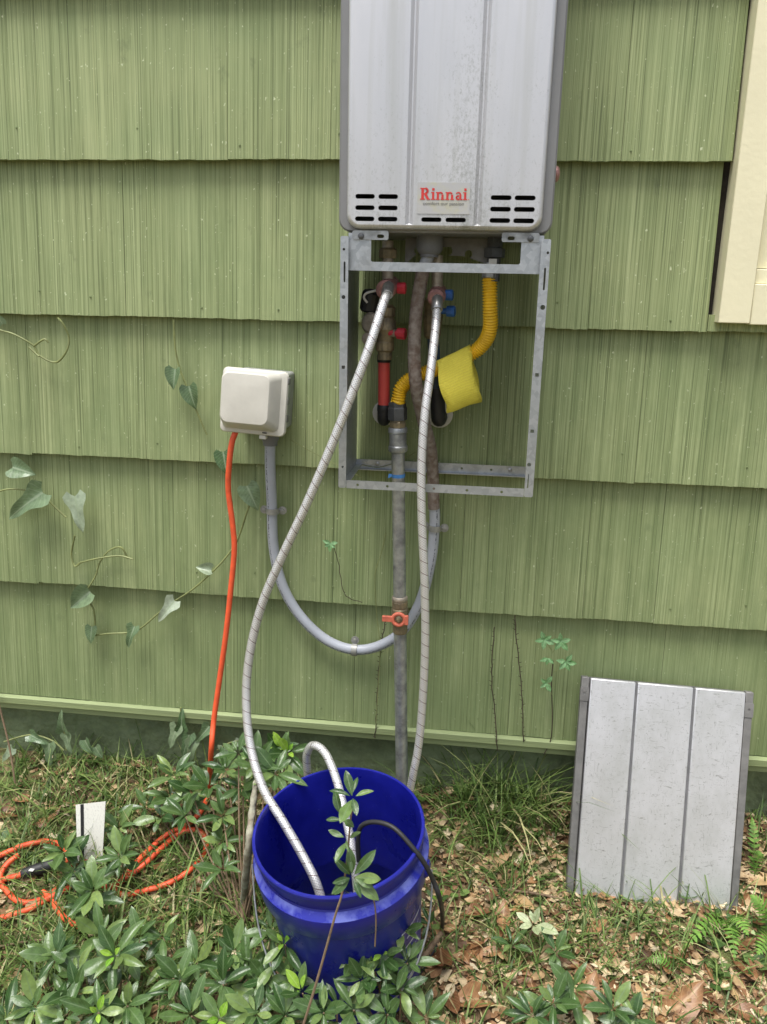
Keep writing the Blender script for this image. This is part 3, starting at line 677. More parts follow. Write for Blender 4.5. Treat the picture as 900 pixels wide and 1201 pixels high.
# ================================================================== GAS LINE
gp0, gp1 = W(471.5, 912, -.075), W(467, 528, -.085)
gas = thing('gas_line', 'galvanised gas riser with orange valve and yellow corrugated connector', 'gas pipe', gp0)
gd_ = (gp1 - gp0); gl_ = gd_.length; gd_.normalize(); vc = W(468, 722, -.08); vt = (vc - gp0).dot(gd_)
low = gp0 - gd_ * .16
obj('riser', MB().tube([low, gp0 + gd_ * (vt - .03)], .0134, 18), M['pipe'], gas); obj('riser', MB().tube([gp0 + gd_ * (vt + .03), gp1], .0130, 18), M['pipe'], gas)
vb = obj('valve_body', MB().lathe([(.0145, -.038), (.0155, -.036), (.0155, -.020), (.0175, -.018), (.0185, 0), (.0175, .016), (.0155, .018), (.0165, .020), (.0165, .032), (.014, .034), (.014, .038)], gp0 + gd_ * vt, gd_, 12), M['brass'], gas, ang=25)
obj('sealing_tape', MB().lathe([(.0152, .034), (.0165, .036), (.0162, .042), (.0145, .044)], gp0 + gd_ * vt, gd_, 16), M['bronze'], vb)
hc = gp0 + gd_ * vt + Vector((0, -.026, .002)); hd = MB()
def donut(m, c, ax, R_, r_, n=16): 
    ax = Vector(ax).normalized(); u = ax.orthogonal().normalized(); b = ax.cross(u); V = []; F = []; k2 = 8
    for i in range(n):
        a = 2 * pi * i / n; d = u * cos(a) + b * sin(a)
        for j in range(k2): q = 2 * pi * j / k2; V.append(c + d * (R_ + r_ * cos(q)) + ax * r_ * sin(q))
    for i in range(n):
        for j in range(k2): F.append((i * k2 + j, ((i + 1) % n) * k2 + j, ((i + 1) % n) * k2 + (j + 1) % k2, i * k2 + (j + 1) % k2))
    return m.add(V, F)
donut(hd, hc, (0, -1, 0), .0125, .0042); hd.box(hc.x - .034, hc.x - .0125, hc.y - .004, hc.y + .003, hc.z - .0055, hc.z + .0065); hd.box(hc.x + .0125, hc.x + .020, hc.y - .004, hc.y + .003, hc.z - .010, hc.z + .010)
hnd = obj('valve_handle', hd, M['orangev'], gas, bevel=.001)
obj('handle_nut', MB().lathe([(.0085, 0), (.0085, .02), (.004, .022), (.003, .027)], hc + Vector((0, .02, 0)), (0, -1, 0), 10), M['brass'], hnd)
b0 = gp1
obj('coupling', MB().lathe([(.0150, -.004), (.0180, -.002), (.0192, .002), (.0192, .008), (.0172, .010), (.0172, .034), (.0192, .036), (.0192, .042), (.0178, .045), (.0150, .046)], b0, gd_, 18), M['pipe'], gas, ang=25)
obj('brass_nipple', MB().lathe([(.0165, .046), (.0165, .056), (.0150, .058), (.0150, .062)], b0, gd_, 8), M['brass'], gas, ang=20)
obj('hex_nut', MB().lathe([(.0185, .060), (.0190, .062), (.0190, .083), (.0172, .086), (.0172, .094), (.015, .096)], b0, gd_, 6), M['dark'], gas, ang=20)
obj('blue_tape', MB().lathe([(.0137, -.054), (.0137, -.047)], b0, gd_, 18, False), M['bluetape'], gas)
obj('tape_end', MB().add([b0 + gd_ * -.052 + Vector((-.012, -.009, 0)), b0 + gd_ * -.052 + Vector((-.019, -.012, -.003)), b0 + gd_ * -.047 + Vector((-.018, -.010, .001)), b0 + gd_ * -.047 + Vector((-.012, -.009, 0))], [(0, 1, 2, 3)]), M['bluetape'], gas)
yp = [b0 + gd_ * .094, W(467.5, 470, -.09), W(471, 455, -.092), W(484, 443, -.095), W(503, 436, -.092), W(530, 426, -.101), W(553, 415, -.088), W(568, 402, -.095), W(575, 385, -.108), W(575, 360, -.119), W(574.5, 326, -.12)]
ysm = resample(cr(yp, 14), .00085); obj('yellow_connector', MB().tube(ysm, [.0128 + .0016 * sin(2 * pi * i * .00085 / .0050) for i in range(len(ysm))], 16), M['yellow'], gas, ang=180)
obj('upper_nut', MB().lathe([(.0145, 0), (.0155, .002), (.0155, .012), (.0135, .014), (.0135, .026)], yp[-1], (0, 0, 1), 8), M['pipe'], gas, ang=20)
# hanging printed tag wrapped round the yellow tube
A0, A1 = W(514, 434, -.118), W(553, 415, -.088); axd = (A1 - A0).normalized(); tagm = MB(); N = 40; prof = []
for k in range(N + 1):
    a = 2 * pi * k / N; drop = (1 - cos(a)) / 2        # 0 at top, 1 at the bottom
    wy = .0165 + .008 * sin(min(1, drop) * pi * .62)
    prof.append((sin(a) * wy, .0165 - drop * .100))
V = []; F = []; U = []
for j in range(7):
    t = j / 6; c = A0.lerp(A1, t); sc = .95 + .13 * t; tw = .0022 * sin(j * 1.3)
    for k, (yy, zz) in enumerate(prof): V.append(c + Vector((-.26 * zz + tw * (zz / -.08), -yy * sc, zz * (sc if zz < 0 else 1))) + axd * (.003 * sin(k * .5 + j)))
for j in range(6):
    for k in range(N): a = j * (N + 1) + k; F.append((a, a + 1, a + N + 2, a + N + 1)); U.append([(j / 6 * .085, k / N * .22), (j / 6 * .085, (k + 1) / N * .22), ((j + 1) / 6 * .085, (k + 1) / N * .22), ((j + 1) / 6 * .085, k / N * .22)])
to = obj('hanging_tag', tagm.add(V, F, U), M['tag'], gas, ang=60, label='bright yellow printed tag wrapped round the connector'); sm_ = to.modifiers.new('thickness', 'SOLIDIFY'); sm_.thickness = .0008

# ================================================================== VALVE SETS
hv = W(455, 337, -.135)
hot = thing('hot_water_valve', 'brass service valve with red knobs, relief valve and red tubing, left inside frame', 'valve', W(451, 490, -.02))
def P_(px, py, y): return W(px, py, y)
obj('upper_tube', MB().tube([P_(455, 283, -.12), P_(455, 330, -.125)], .0105, 14), M['bronze'], hot)
obj('upper_collar', MB().lathe([(.016, 0), (.017, .004), (.017, .014), (.014, .018)], P_(455, 303, -.12), (0, 0, 1), 8), M['brass'], hot, ang=20)
obj('hose_port', MB().lathe([(.017, -.03), (.017, .012), (.0155, .018), (.0175, .02), (.0175, .034), (.012, .037)], P_(456, 337, -.125), (-.05, -1, -.15), 14), M['copper'], hot, ang=25)
def knob(px, py, y, d, m, par, s=1.0):
    c = P_(px, py, y); m_ = MB(); d = Vector(d).normalized(); m_.lathe([(.0055 * s, -.016 * s), (.0055 * s, 0), (.010 * s, .001), (.0105 * s, .014 * s), (.009 * s, .016 * s)], c, d, 10); 
    sd_ = d.cross(Vector((0, 0, 1))).normalized(); return obj('knob', m_, m, par, ang=25)
knob(466, 338, -.125, (1, -.1, 0), M['redknob'], hot); knob(466, 391, -.105, (1, -.2, -.05), M['redknob'], hot, 1.05)
obj('valve_body', MB().lathe([(.0135, .042), (.014, .04), (.019, .036), (.019, .022), (.0165, .018), (.0205, .010), (.0215, -.004), (.0175, -.014), (.0165, -.026), (.0175, -.028), (.0175, -.042), (.0135, -.046), (.0135, -.060)], P_(452, 384, -.09), (-.01, 0, 1), 14), M['brass'], hot, ang=25)
obj('knob_stem', MB().tube([P_(454, 391, -.095), P_(465, 391, -.104)], .0075, 10), M['bronze'], hot)
rv = obj('relief_valve', MB().lathe([(.012, -.014), (.017, -.012), (.0195, -.004), (.0195, .008), (.015, .012), (.009, .013)], P_(437, 379, -.115), (-.5, -.85, .1), 16), M['bronze'], hot, ang=25)
obj('relief_flange', MB().lathe([(.009, 0), (.011, .004), (.011, .012), (.006, .014)], P_(434, 397, -.11), (-.3, -.9, 0), 12), M['bronze'], rv)
obj('relief_cap', MB().lathe([(.012, -.022), (.0165, -.018), (.0165, .012), (.013, .018), (.006, .020)], P_(434, 352, -.105), (.18, -.1, 1), 14), M['black'], hot, ang=25)
obj('lever', MB().tube(cr([P_(449, 339, -.12), P_(440, 341, -.135), P_(430, 344, -.135), P_(427, 349, -.133), P_(431, 355, -.13)], 5), .0022, 8), M['white'], hot)
obj('upper_coupling', MB().lathe([(.0125, 0), (.0135, .002), (.0135, .014), (.011, .016)], P_(450.5, 425, -.075), (0, 0, 1), 14), M['black'], hot)
obj('red_tube', MB().tube([P_(450.5, 424, -.075), P_(450.5, 481, -.07)], .0115, 16), M['redpipe'], hot)
obj('lower_coupling', MB().lathe([(.0125, 0), (.0135, .002), (.0135, .012), (.0125, .014)], P_(450.5, 483, -.07), (0, 0, 1), 14), M['black'], hot)
obj('elbow', MB().tube(cr([P_(450.5, 480, -.07), P_(450.5, 488, -.068), P_(450.5, 492, -.058), P_(450.5, 490, -.03), P_(450, 487, .01)], 4), .013, 12), M['black'], hot)
obj('wall_ring', MB().lathe([(.026, -.01), (.026, .004), (.022, .006), (.015, .006)], P_(452, 484, .008), (0, -1, 0), 20), M['white'], hot)

cold = thing('cold_water_valve', 'brass service valve with blue knobs behind the rusty conduit', 'valve', W(517, 490, -.02))
obj('upper_tube', MB().tube([P_(513, 300, -.10), P_(513, 345, -.105)], .0105, 14), M['bronze'], cold)
obj('hose_port', MB().lathe([(.0165, -.025), (.0165, .008), (.0145, .012), (.0155, .014), (.0155, .026), (.0115, .03)], P_(513, 346, -.11), (-.02, -1, -.2), 14), M['copper'], cold, ang=25)
knob(522, 346, -.105, (1, -.1, 0), M['blueknob'], cold, .95); knob(524, 365, -.085, (1, -.2, 0), M['blueknob'], cold, 1.0)
obj('valve_body', MB().lathe([(.0135, .035), (.0175, .03), (.0175, .012), (.019, 0), (.017, -.016), (.0165, -.034), (.0125, -.04)], P_(508, 372, -.07), (0, 0, 1), 14), M['brass'], cold, ang=25)
obj('blue_tube', MB().tube(cr([P_(508, 390, -.068), P_(510, 430, -.065), P_(512, 460, -.062)], 4), .0115, 14), M['bluepipe'], cold)
obj('elbow', MB().tube(cr([P_(513, 455, -.062), P_(514, 482, -.06), P_(515, 492, -.05), P_(517, 488, .008)], 4), .0145, 12), M['black'], cold)
obj('wall_ring', MB().lathe([(.027, -.01), (.027, .004), (.023, .006), (.015, .006)], P_(516, 486, .008), (0, -1, 0), 20), M['white'], cold)
# ================================================================== HOSES AND CORD
def hose(name, pts, r, label, mat, par_end=None):
    pp = resample(cr(pts, 12), .008); t = thing(name, label, 'hose', pp[-1])
    obj('braided_sleeve', MB().tube(pp, r, 16, True, (0, -1, 0.1)), mat, t); return t, pp
h1, p1 = hose('braided_hose', [W(456, 334, -.160), W(455, 341, -.172), W(449, 358, -.200), W(434, 405, -.228), W(413, 462, -.243), W(388, 525, -.252), W(358, 595, -.262), W(330, 655, -.268), W(307, 710, -.275), W(293, 768, -.285), W(289, 820, -.30), W(294, 875, -.33), W(309, 925, -.37), W(333, 965, -.405), W(356, 1005, -.435), W(372, 1038, -.46), W(382, 1075, -.475)], .0082,
               'braided steel hose slanting from hot valve across the frame into the bucket', M['braid'])
d_ = (p1[0] - p1[3]).normalized(); obj('hose_cuff', MB().lathe([(.0100, -.020), (.0108, -.018), (.0108, .004), (.0095, .006)], p1[1], d_, 14), M['steel'], h1)
h2, p2 = hose('braided_hose', [W(513, 349, -.140), W(513, 357, -.150), W(511, 385, -.172), W(506, 430, -.200), W(498, 490, -.225), W(494.5, 550, -.236), W(495, 610, -.242), W(498, 680, -.247), W(499, 750, -.25), W(496, 820, -.255), W(491, 875, -.262), W(482, 922, -.268), Vector((-.125, -.262, .045)), Vector((-.185, -.252, .02)), Vector((-.245, -.258, .06)), Vector((-.292, -.272, .17)), W(361, 908, -.285), W(360, 885, -.292), W(368, 874, -.302), W(382, 884, -.322), W(395, 915, -.355), W(405, 955, -.39), W(414, 1000, -.425), W(420, 1050, -.45)], .0078,
               'braided steel hose hanging from cold valve, looping behind the bucket and over its rim', M['braid'])
d_ = (p2[0] - p2[3]).normalized(); obj('hose_cuff', MB().lathe([(.0096, -.020), (.0104, -.018), (.0104, .004), (.0092, .006)], p2[1], d_, 14), M['steel'], h2)

def gl(px, py, h=.018): return G(px, py, h)
cpts = [Vector((-.478, -.066, .945)), W(273, 516, -.075), W(269, 545, -.075), W(268, 575, -.07), W(273, 615, -.068), W(275, 645, -.068), W(271, 690, -.07), W(265, 745, -.075), W(258, 795, -.08), W(251, 845, -.09), W(248, 880, -.11), gl(245, 925, .02), gl(238, 948), gl(222, 966), gl(199, 977), gl(180, 992), gl(160, 1012), gl(143, 1032), gl(138, 1046, .010), gl(150, 1049, .012), gl(172, 1044), gl(200, 1035), gl(226, 1018), gl(241, 998), gl(240, 980), gl(226, 973), gl(207, 980, .02), gl(186, 998, .022), gl(168, 1015, .02), gl(148, 1030, .02), gl(128, 1040), gl(114, 1030), gl(104, 1012), gl(92, 1003), gl(80, 1008), gl(85, 1022), gl(110, 1028, .012), gl(95, 1034, .012), gl(60, 1052, .020), gl(30, 1068), gl(-15, 1078), gl(-50, 1060), gl(-40, 1030), gl(-12, 1010), gl(12, 998), gl(34, 990), gl(60, 987), gl(80, 1000), gl(78, 1030, .006), gl(50, 1054, .008), gl(25, 1058, .012), gl(8, 1045, .012), gl(0, 1030, .014), gl(8, 1014, .020), gl(22, 1003, .02)]
cord = thing('extension_cord', 'orange extension cord hanging from outlet box and coiled on the ground', 'cord', gl(245, 925))
obj('cable', MB().tube(resample(cr(cpts, 10), .008), .0060, 10), M['orange'], cord)
tail = [gl(50, 1046, .014), gl(60, 1054, .012), gl(70, 1070, .01), gl(80, 1080), gl(95, 1088)]
obj('cable_end', MB().tube(resample(cr(tail, 8), .008), .0060, 10), M['orange'], cord)
c2 = [gl(-8, 1034, .016), gl(10, 1030, .016), gl(28, 1025, .018)]; obj('cable_end', MB().tube(cr(c2, 5), .0060, 10), M['orange'], cord)
ca, cb = gl(27, 1025, .018), gl(64, 1013, .02); cx_ = (cb - ca); L_ = cx_.length
cn = obj('socket_connector', MB().lathe([(.007, -.004), (.0105, 0), (.0115, .012), (.0125, .03), (.0135, L_ * .6), (.0135, L_), (.009, L_ + .001)], ca, cx_, 14), M['black'], cord, label='black moulded socket at the cord end')
obj('socket_sticker', MB().box(ca.x + .016, ca.x + .026, ca.y - .004, ca.y + .004, ca.z + .0125, ca.z + .0128), M['white'], cn, smooth=False)

# ================================================================== BUCKET
brc = Vector((-.2060, -.440, .303)); BH = .362
brot = Euler((radians(9), radians(-5), 0)); bax = brot.to_matrix() @ Vector((0, 0, 1)); bbase = brc - bax * BH
bucket = thing('bucket', 'blue plastic five gallon bucket holding two hoses and water', 'bucket', bbase, rot=brot)
def br_(z): return .120 + (.1465 - .120) * z / BH
prof = [(0.001, .010), (.111, .010), (.1165, .013), (br_(.06) - .003, .06), (br_(.2) - .003, .2), (br_(.33) - .003, .33), (br_(BH) - .0022, BH - .004), (br_(BH) - .001, BH), (br_(BH) + .0030, BH), (br_(BH) + .0045, BH - .002), (br_(BH) + .0045, BH - .008), (br_(BH) + .0012, BH - .011),
        (br_(.33) - .0005, .331), (br_(.31) + .0008, .3275), (br_(.31) + .0118, .3120), (br_(.31) + .0124, .309), (br_(.29) + .0095, .270), (br_(.29) + .0080, .267), (br_(.26), .2655), (br_(.2), .2), (br_(.06), .06), (.120, .008), (.117, .003), (.110, .0), (.001, .004)]
obj('scuffed_highlight_ledge', MB().lathe([(br_(.31) + .0030, .3255), (br_(.31) + .0070, .3198), (br_(.31) + .0122, .3124)], (0, 0, 0), (0, 0, 1), 72, False), M['scuff_highlight'], bucket, local=True)  # thin ring carrying the painted sky highlight and the scuffs
obj('pail', MB().lathe(prof, (0, 0, 0), (0, 0, 1), 72, False), M['bucket'], bucket, local=True, ang=28)
wlocal = brot.to_matrix().inverted() @ Vector((0, 0, 1))
obj('water', MB().lathe([(.1305, 0), (.08, 0), (.0005, 0)], (0, 0, .165), wlocal, 48, False), M['water'], bucket, local=True, recalc=False)
for sg in (-1, 1):
    a = radians(-8); d = Vector((sg * cos(a), sin(a) * 1, 0)); ear = obj('handle_ear', MB().lathe([(.016, -.004), (.016, .006), (.013, .010), (.006, .011)], d * (br_(.29) + .006) + Vector((0, 0, .292)), d, 14), M['bucket'], bucket, local=True)
bl_ = []
for k in range(33):
    a = pi * k / 32; p = Vector((-cos(a) * .160, -sin(a) * .142 - .022, .290 - sin(a) ** .8 * .205)); bl_.append(p)
obj('wire_handle', MB().tube(bl_, .0017, 8), M['pipe'], bucket, local=True)
# worn white print on the right flank: short bars
pr = MB()
for i in range(7):
    zc = .075 + i * .021; a0, a1 = radians(-38 + (i % 3) * 3), radians(-8 - (i % 2) * 5); V = []; F = []
    for k in range(9):
        a = a0 + (a1 - a0) * k / 8
        for dz in (-.0022, .0022): r = br_(zc + dz) + .0006; V.append((cos(a) * r, sin(a) * r, zc + dz))
    for k in range(8): F.append((2 * k, 2 * k + 2, 2 * k + 3, 2 * k + 1))
    pr.add(V, F)
obj('printed_lines', pr, simple('worn_white_print', (.55, .56, .62), .5, 0, .6, 90, 0, col2=(.12, .13, .35), lo=.5, hi=.62), bucket, local=True, recalc=False)
# black cable out of the bucket
bc = [W(421, 1010, -.45), W(420, 985, -.45), W(424, 969, -.452), W(440, 964, -.46), W(462, 971, -.475), W(484, 994, -.49), W(497, 1011, -.492), W(508, 1032, -.485), W(517, 1058, -.47), gl(519, 1085, .02), gl(512, 1108, .006), gl(498, 1132, .004), gl(480, 1165, .004)]
cab = thing('black_cable', 'black cable rising from the bucket and bending over its right rim', 'cable', gl(519, 1085)); obj('cable', MB().tube(resample(cr(bc, 8), .008), .0042, 10), M['black'], cab)

# ================================================================== WHITE CARD
k0, k1, k2, k3 = W(89, 944, -.19), W(124, 940, -.185), W(120, 1013, -.215), W(91, 1012, -.22)
card = thing('card', 'white printed card with black stripe propped upright in the grass', 'card', (k2 + k3) / 2)
cn_ = (k1 - k0).cross(k3 - k0).normalized() * .0012
def quad_slab(m, q, n): m.add([p for p in q] + [p + n for p in q], [(0, 1, 2, 3), (7, 6, 5, 4), (0, 4, 5, 1), (1, 5, 6, 2), (2, 6, 7, 3), (3, 7, 4, 0)]); return m
if cn_.y < 0: cn_ = -cn_
obj('paper', quad_slab(MB(), [k0, k1, k2, k3], cn_), M['card'], card, smooth=False)
s0, s1 = k0.lerp(k1, .16), k0.lerp(k1, .27); s3, s2 = k3.lerp(k2, .16), k3.lerp(k2, .27)
obj('black_stripe', quad_slab(MB(), [q - cn_ * .5 for q in (s0, s1, s2, s3)], cn_ * .2), M['black'], card, smooth=False)

# ================================================================== LEAF SHAPES
def leaf_mesh(name, wf, L=1.0, Wd=.36, n=8, fold=.18, curl=.15, lobe=0.0, wave=0.0, mat=None):
    """leaf along +Y, upper side +Z, unit length"""
    m = MB(); V = []; F = []; U = []; cols = (-1, -.5, 0, .5, 1)
    for i in range(n + 1):
        t = i / n; w = wf(t) * Wd / 2
        for s in cols:
            V.append((s * w, t * L - lobe * (abs(s) ** 1.5) * (1 - t) ** 3, abs(s) * w * fold * 2 - curl * (t - .2) ** 2 * L + wave * sin(t * 9 + s * 2) * abs(s)))
    for i in range(n):
        for j in range(4):
            a = i * 5 + j; F.append((a, a + 1, a + 6, a + 5)); U.append([((cols[q] + 1) / 2, (i + e_) / n) for q, e_ in ((j, 0), (j + 1, 0), (j + 1, 1), (j, 1))])
    m.add(V, F, U); me = mesh(name, m, True, False, 180)
    if mat: me.materials.append(mat)
    return me
def tab(pts):
    def f(t):
        for (a, x), (b, y) in zip(pts, pts[1:]):
            if a <= t <= b: k = (t - a) / (b - a); k = k * k * (3 - 2 * k) if False else k; return x + (y - x) * k
        return pts[-1][1]
    return f
ell = lambda t: max(.02, (sin(pi * min(1, t ** 1.15)) ** .8))
AZ = [leaf_mesh('azalea_leaf', ell, 1, w, 8, f, c, 0, wv, M['lf_az']) for w, f, c, wv in ((.33, .16, .25, .012), (.36, .12, .10, .02), (.30, .22, .4, .01), (.35, .05, -.15, .02), (.31, .28, .2, .015), (.38, .10, .30, .02), (.28, .30, .5, .03))]
AZY = [leaf_mesh('young_leaf', ell, 1, w, 8, f, c, 0, .01, M['lf_young']) for w, f, c in ((.38, .2, .1), (.42, .15, .25))]
AZP = [leaf_mesh('pale_leaf', ell, 1, w, 8, f, c, 0, .02, M['lf_pale']) for w, f, c in ((.36, .1, .1), (.40, .12, .2))]
arrow = tab([(0, .55), (.1, 1.0), (.22, .92), (.35, .60), (.5, .50), (.75, .38), (.92, .18), (1, .02)])
heart = tab([(0, .62), (.1, .95), (.25, 1.0), (.45, .86), (.7, .52), (.9, .18), (1, .02)])
VN_ARROW = [leaf_mesh('vine_leaf', arrow, 1, .62, 10, f, c, .16, .03, M['lf_vine']) for f, c in ((.12, .15), (.25, .3))]
VN_HEART = [leaf_mesh('vine_leaf', heart, 1, .82, 10, f, c, .14, .02, M['lf_vine']) for f, c in ((.10, .12), (.22, .2), (.4, .1))]
CRP = [leaf_mesh('creeper_leaflet', tab([(0, .05), (.2, .6), (.45, 1), (.7, .75), (.9, .28), (1, .02)]), 1, .52, 8, f, .15, 0, .03, M['lf_creeper']) for f in (.1, .2)]
DEAD = [leaf_mesh('dead_leaf', ell, 1, w, 10, f, c, 0, wv, M['lf_dead']) for w, f, c, wv in ((.42, .2, .35, .03), (.5, -.15, -.5, .05), (.46, .35, .6, .04), (.36, .1, -.2, .03))]

def leaf_at(par, me, p, d, up, s, name='leaf'): return inst(name, me, par, frame(p, d, up, s))
def whorl(par, c, axis, n, L, rnd, lib=AZ, centre=None, spread=(5, 70)):
    axis = Vector(axis).normalized(); u = axis.orthogonal().normalized(); v = axis.cross(u); a0 = rnd.uniform(0, 6.28)
    for i in range(n):
        a = a0 + i * 2.399 + rnd.uniform(-.25, .25); el = radians(rnd.uniform(*spread)) * (1 - .55 * i / n) + radians(8)
        d = (u * cos(a) + v * sin(a)) * cos(el * .8) + axis * sin(el * .8) if i >= 0 else axis
        s = L * rnd.uniform(.70, 1.25) * (1 if i < n * .7 else .65)
        lb = lib if not (centre and i >= n - 3) else centre
        if lb is centre: d = (d + axis * .9).normalized(); s *= .75
        leaf_at(par, rnd.choice(lb), c + d * .004 + axis * (.012 * i / n), d, axis, s)
def stem_to(par, a, b, r0=.0022, r1=.0014, name='stem', mat=None, bow=.02, rnd=R):
    a = Vector(a); b = Vector(b); mid = a.lerp(b, .5) + Vector((rnd.uniform(-bow, bow), rnd.uniform(-bow, bow), 0)); pts = cr([a, mid, b], 6)
    return obj(name, MB().tube(pts, [r0 + (r1 - r0) * i / (len(pts) - 1) for i in range(len(pts))], 6), mat or M['twig'], par)
def azalea(label, base, tips, seed, L=.052, lib=AZ, extra=1, dup=.12):
    """base = ground pixel; tips = (px, py, height, n leaves, centre?)"""
    rnd = random.Random(seed); b = G(base[0], base[1], 0) if not isinstance(base, Vector) else base
    t = thing('azalea', label, 'shrub', b, 'azalea shrubs at the foot of the wall')
    tips = list(tips) + [(tp[0] + rnd.uniform(-34, 34), tp[1] + rnd.uniform(-12, 26), max(.02, tp[2] - .02), max(4, tp[3] - 2)) for tp in tips if b.x < -.15 and rnd.random() < dup]
    for tp in tips:
        px, py, h, n = tp[:4]; ctr = tp[4] if len(tp) > 4 else None
        L_ = L * .94; c = G(px, py, h); ax = (Vector((rnd.uniform(-.3, .3), rnd.uniform(-.75, -.15), 1)) + (CAM - c).normalized() * .35).normalized()
        stem_to(t, b + Vector((rnd.uniform(-.01, .01), rnd.uniform(-.01, .01), -.005)), c, .0026, .0014, rnd=rnd)
        whorl(t, c, ax, n, L_, rnd, lib, ctr)
        for e in range(extra):                      # a lower tier on the same shoot
            q = b.lerp(c, rnd.uniform(.62, .85)); whorl(t, q + Vector((rnd.uniform(-.012, .012), rnd.uniform(-.012, .012), 0)), ax, max(3, n // 3), L * .9, rnd, lib, None, (0, 40))
    return t
A = azalea
A('azalea shoot left of the white card, over the black cord socket', (78, 1035), [(75, 1000, .075, 8), (88, 1022, .05, 5)], 1, .056, dup=0)
A('azalea shoot right of the white card, below its corner', (140, 1040), [(143, 1006, .085, 10), (140, 972, .06, 6)], 2, .056, dup=0)
A('azalea shoot with drooping leaves just inside the orange cord crossing', (112, 1075), [(110, 1046, .09, 9), (95, 1060, .06, 5)], 3, .056, dup=0)
sh = A('azalea growing on the lichen-covered branch beside the bucket', (284, 1092), [(300, 900, .36, 9), (324, 908, .36, 9), (280, 885, .30, 8), (338, 884, .34, 8, AZY), (285, 925, .19, 8), (245, 925, .15, 8), (218, 958, .10, 7), (262, 958, .14, 7), (330, 880, .24, 8, AZY), (190, 960, .07, 7), (313, 888, .24, 10, AZY), (266, 905, .20, 10), (300, 912, .20, 6), (205, 912, .11, 9), (225, 930, .10, 8), (335, 893, .22, 6), (262, 988, .10, 8), (262, 1022, .08, 6)], 4, .054, extra=0, dup=0)
bp = cr([G(284, 1095, 0) - Vector((0, 0, .03)), G(286, 1060, .03), W(291, 1000, -.40), W(296, 950, -.375), W(301, 915, -.355)], 8); obj('branch', MB().tube(bp, [.0088 - .0035 * i / len(bp) + .0008 * sin(i * 1.7) for i in range(len(bp))], 10), M['bark'], sh, label='pale lichen-crusted branch')
A('low azalea in shade under the cord loop near the wall', (190, 975), [(200, 938, .07, 8), (172, 948, .06, 6), (225, 945, .07, 6)], 5, .05, extra=0, dup=0)
A('azalea with bright green heart, largest at the lower left', (135, 1175), [(137, 1122, .13, 13, AZY), (165, 1100, .09, 7), (120, 1098, .09, 6)], 6, .060)
A('azalea clump left of the bright-hearted one', (65, 1165), [(68, 1122, .10, 9), (92, 1142, .09, 7)], 7, .056)
A('azalea in the bottom left corner', (42, 1230), [(42, 1182, .11, 10), (8, 1196, .10, 8), (78, 1196, .10, 7)], 8, .058)
A('azalea at the bottom edge below the bright-hearted one', (118, 1240), [(116, 1188, .12, 10, AZY), (90, 1165, .11, 6), (150, 1180, .11, 8)], 9, .058)
A('azalea with one tall leaf, between bright-hearted one and the bucket', (212, 1195), [(212, 1150, .12, 9), (192, 1100, .09, 7), (232, 1130, .09, 7)], 10, .055)
A('azalea directly left of the bucket base', (278, 1165), [(275, 1118, .11, 9), (290, 1138, .10, 6), (262, 1155, .11, 7)], 11, .055)
A('azalea against the bucket lower left with pale tips', (330, 1185), [(335, 1108, .19, 9, AZY), (318, 1092, .18, 7), (312, 1150, .13, 8), (340, 1150, .14, 6)], 12, .050)
A('azalea with fresh lime leaves at the bottom edge', (262, 1240), [(258, 1196, .12, 7, AZY), (225, 1192, .11, 8), (300, 1190, .12, 8)], 13, .056)
A('azalea with glossy light leaves in front of the bucket', (452, 1215), [(450, 1122, .20, 11, AZY), (472, 1092, .22, 8), (440, 1140, .19, 9), (418, 1120, .20, 6), (478, 1130, .18, 8), (425, 1150, .18, 8), (470, 1160, .16, 8), (415, 1185, .15, 8), (455, 1190, .15, 8), (500, 1195, .12, 6)], 14, .048)
A('azalea with a lime sprig at the bottom centre', (365, 1230), [(355, 1165, .15, 8, AZY), (380, 1188, .14, 8), (335, 1192, .13, 8)], 15, .050)
A('azalea seedling with cream leaves on the leaf litter', (622, 1120), [(626, 1086, .045, 6)], 16, .045, AZP, extra=0)
A('low azalea behind the cream-leaved seedling', (648, 1150), [(652, 1118, .04, 7), (600, 1110, .03, 5)], 17, .042, extra=0)
A('dark azalea at the bottom right of centre', (655, 1215), [(650, 1178, .06, 8), (672, 1160, .06, 6), (625, 1192, .05, 6)], 18, .052)
A('azalea sprig nearest the ferns at the bottom edge', (722, 1225), [(718, 1185, .05, 8), (745, 1195, .05, 6)], 19, .050)
A('tiny azalea sprig beside the black cable', (512, 1100), [(512, 1058, .075, 6, AZY), (505, 1085, .06, 5)], 20, .036, extra=0)
# tall sprig in front of the bucket
rnd = random.Random(21); sb = W(352, 1215, -.70); tt = thing('azalea_sprig', 'tall thin azalea sprig standing before the bucket opening', 'shrub', sb, 'azalea shrubs at the foot of the wall')
sp = [sb, W(372, 1150, -.695), W(393, 1075, -.69), W(402, 1045, -.685), W(408, 1000, -.68), W(411, 965, -.68), W(415, 938, -.68)]
spc = cr(sp, 6); obj('stem', MB().tube(spc, [.0021 - .001 * i / len(spc) for i in range(len(spc))], 7), M['twig'], tt)
whorl(tt, W(414, 937, -.68), (0, -.5, 1), 6, .037, rnd, AZ, None, (5, 40)); whorl(tt, W(409, 985, -.68), (-.3, -.6, .8), 4, .028, rnd, AZ, None, (0, 40))
whorl(tt, W(413, 1028, -.688), (.2, -.8, .6), 10, .036, rnd, AZ, None, (0, 40)); whorl(tt, W(404, 962, -.68), (-.5, -.5, .8), 3, .030, rnd)
st2 = cr([W(440, 1110, -.68), W(441, 1075, -.682), W(436, 1050, -.684), W(416, 1030, -.686)], 6); obj('stem', MB().tube(st2, .0012, 6), M['twig'], tt)
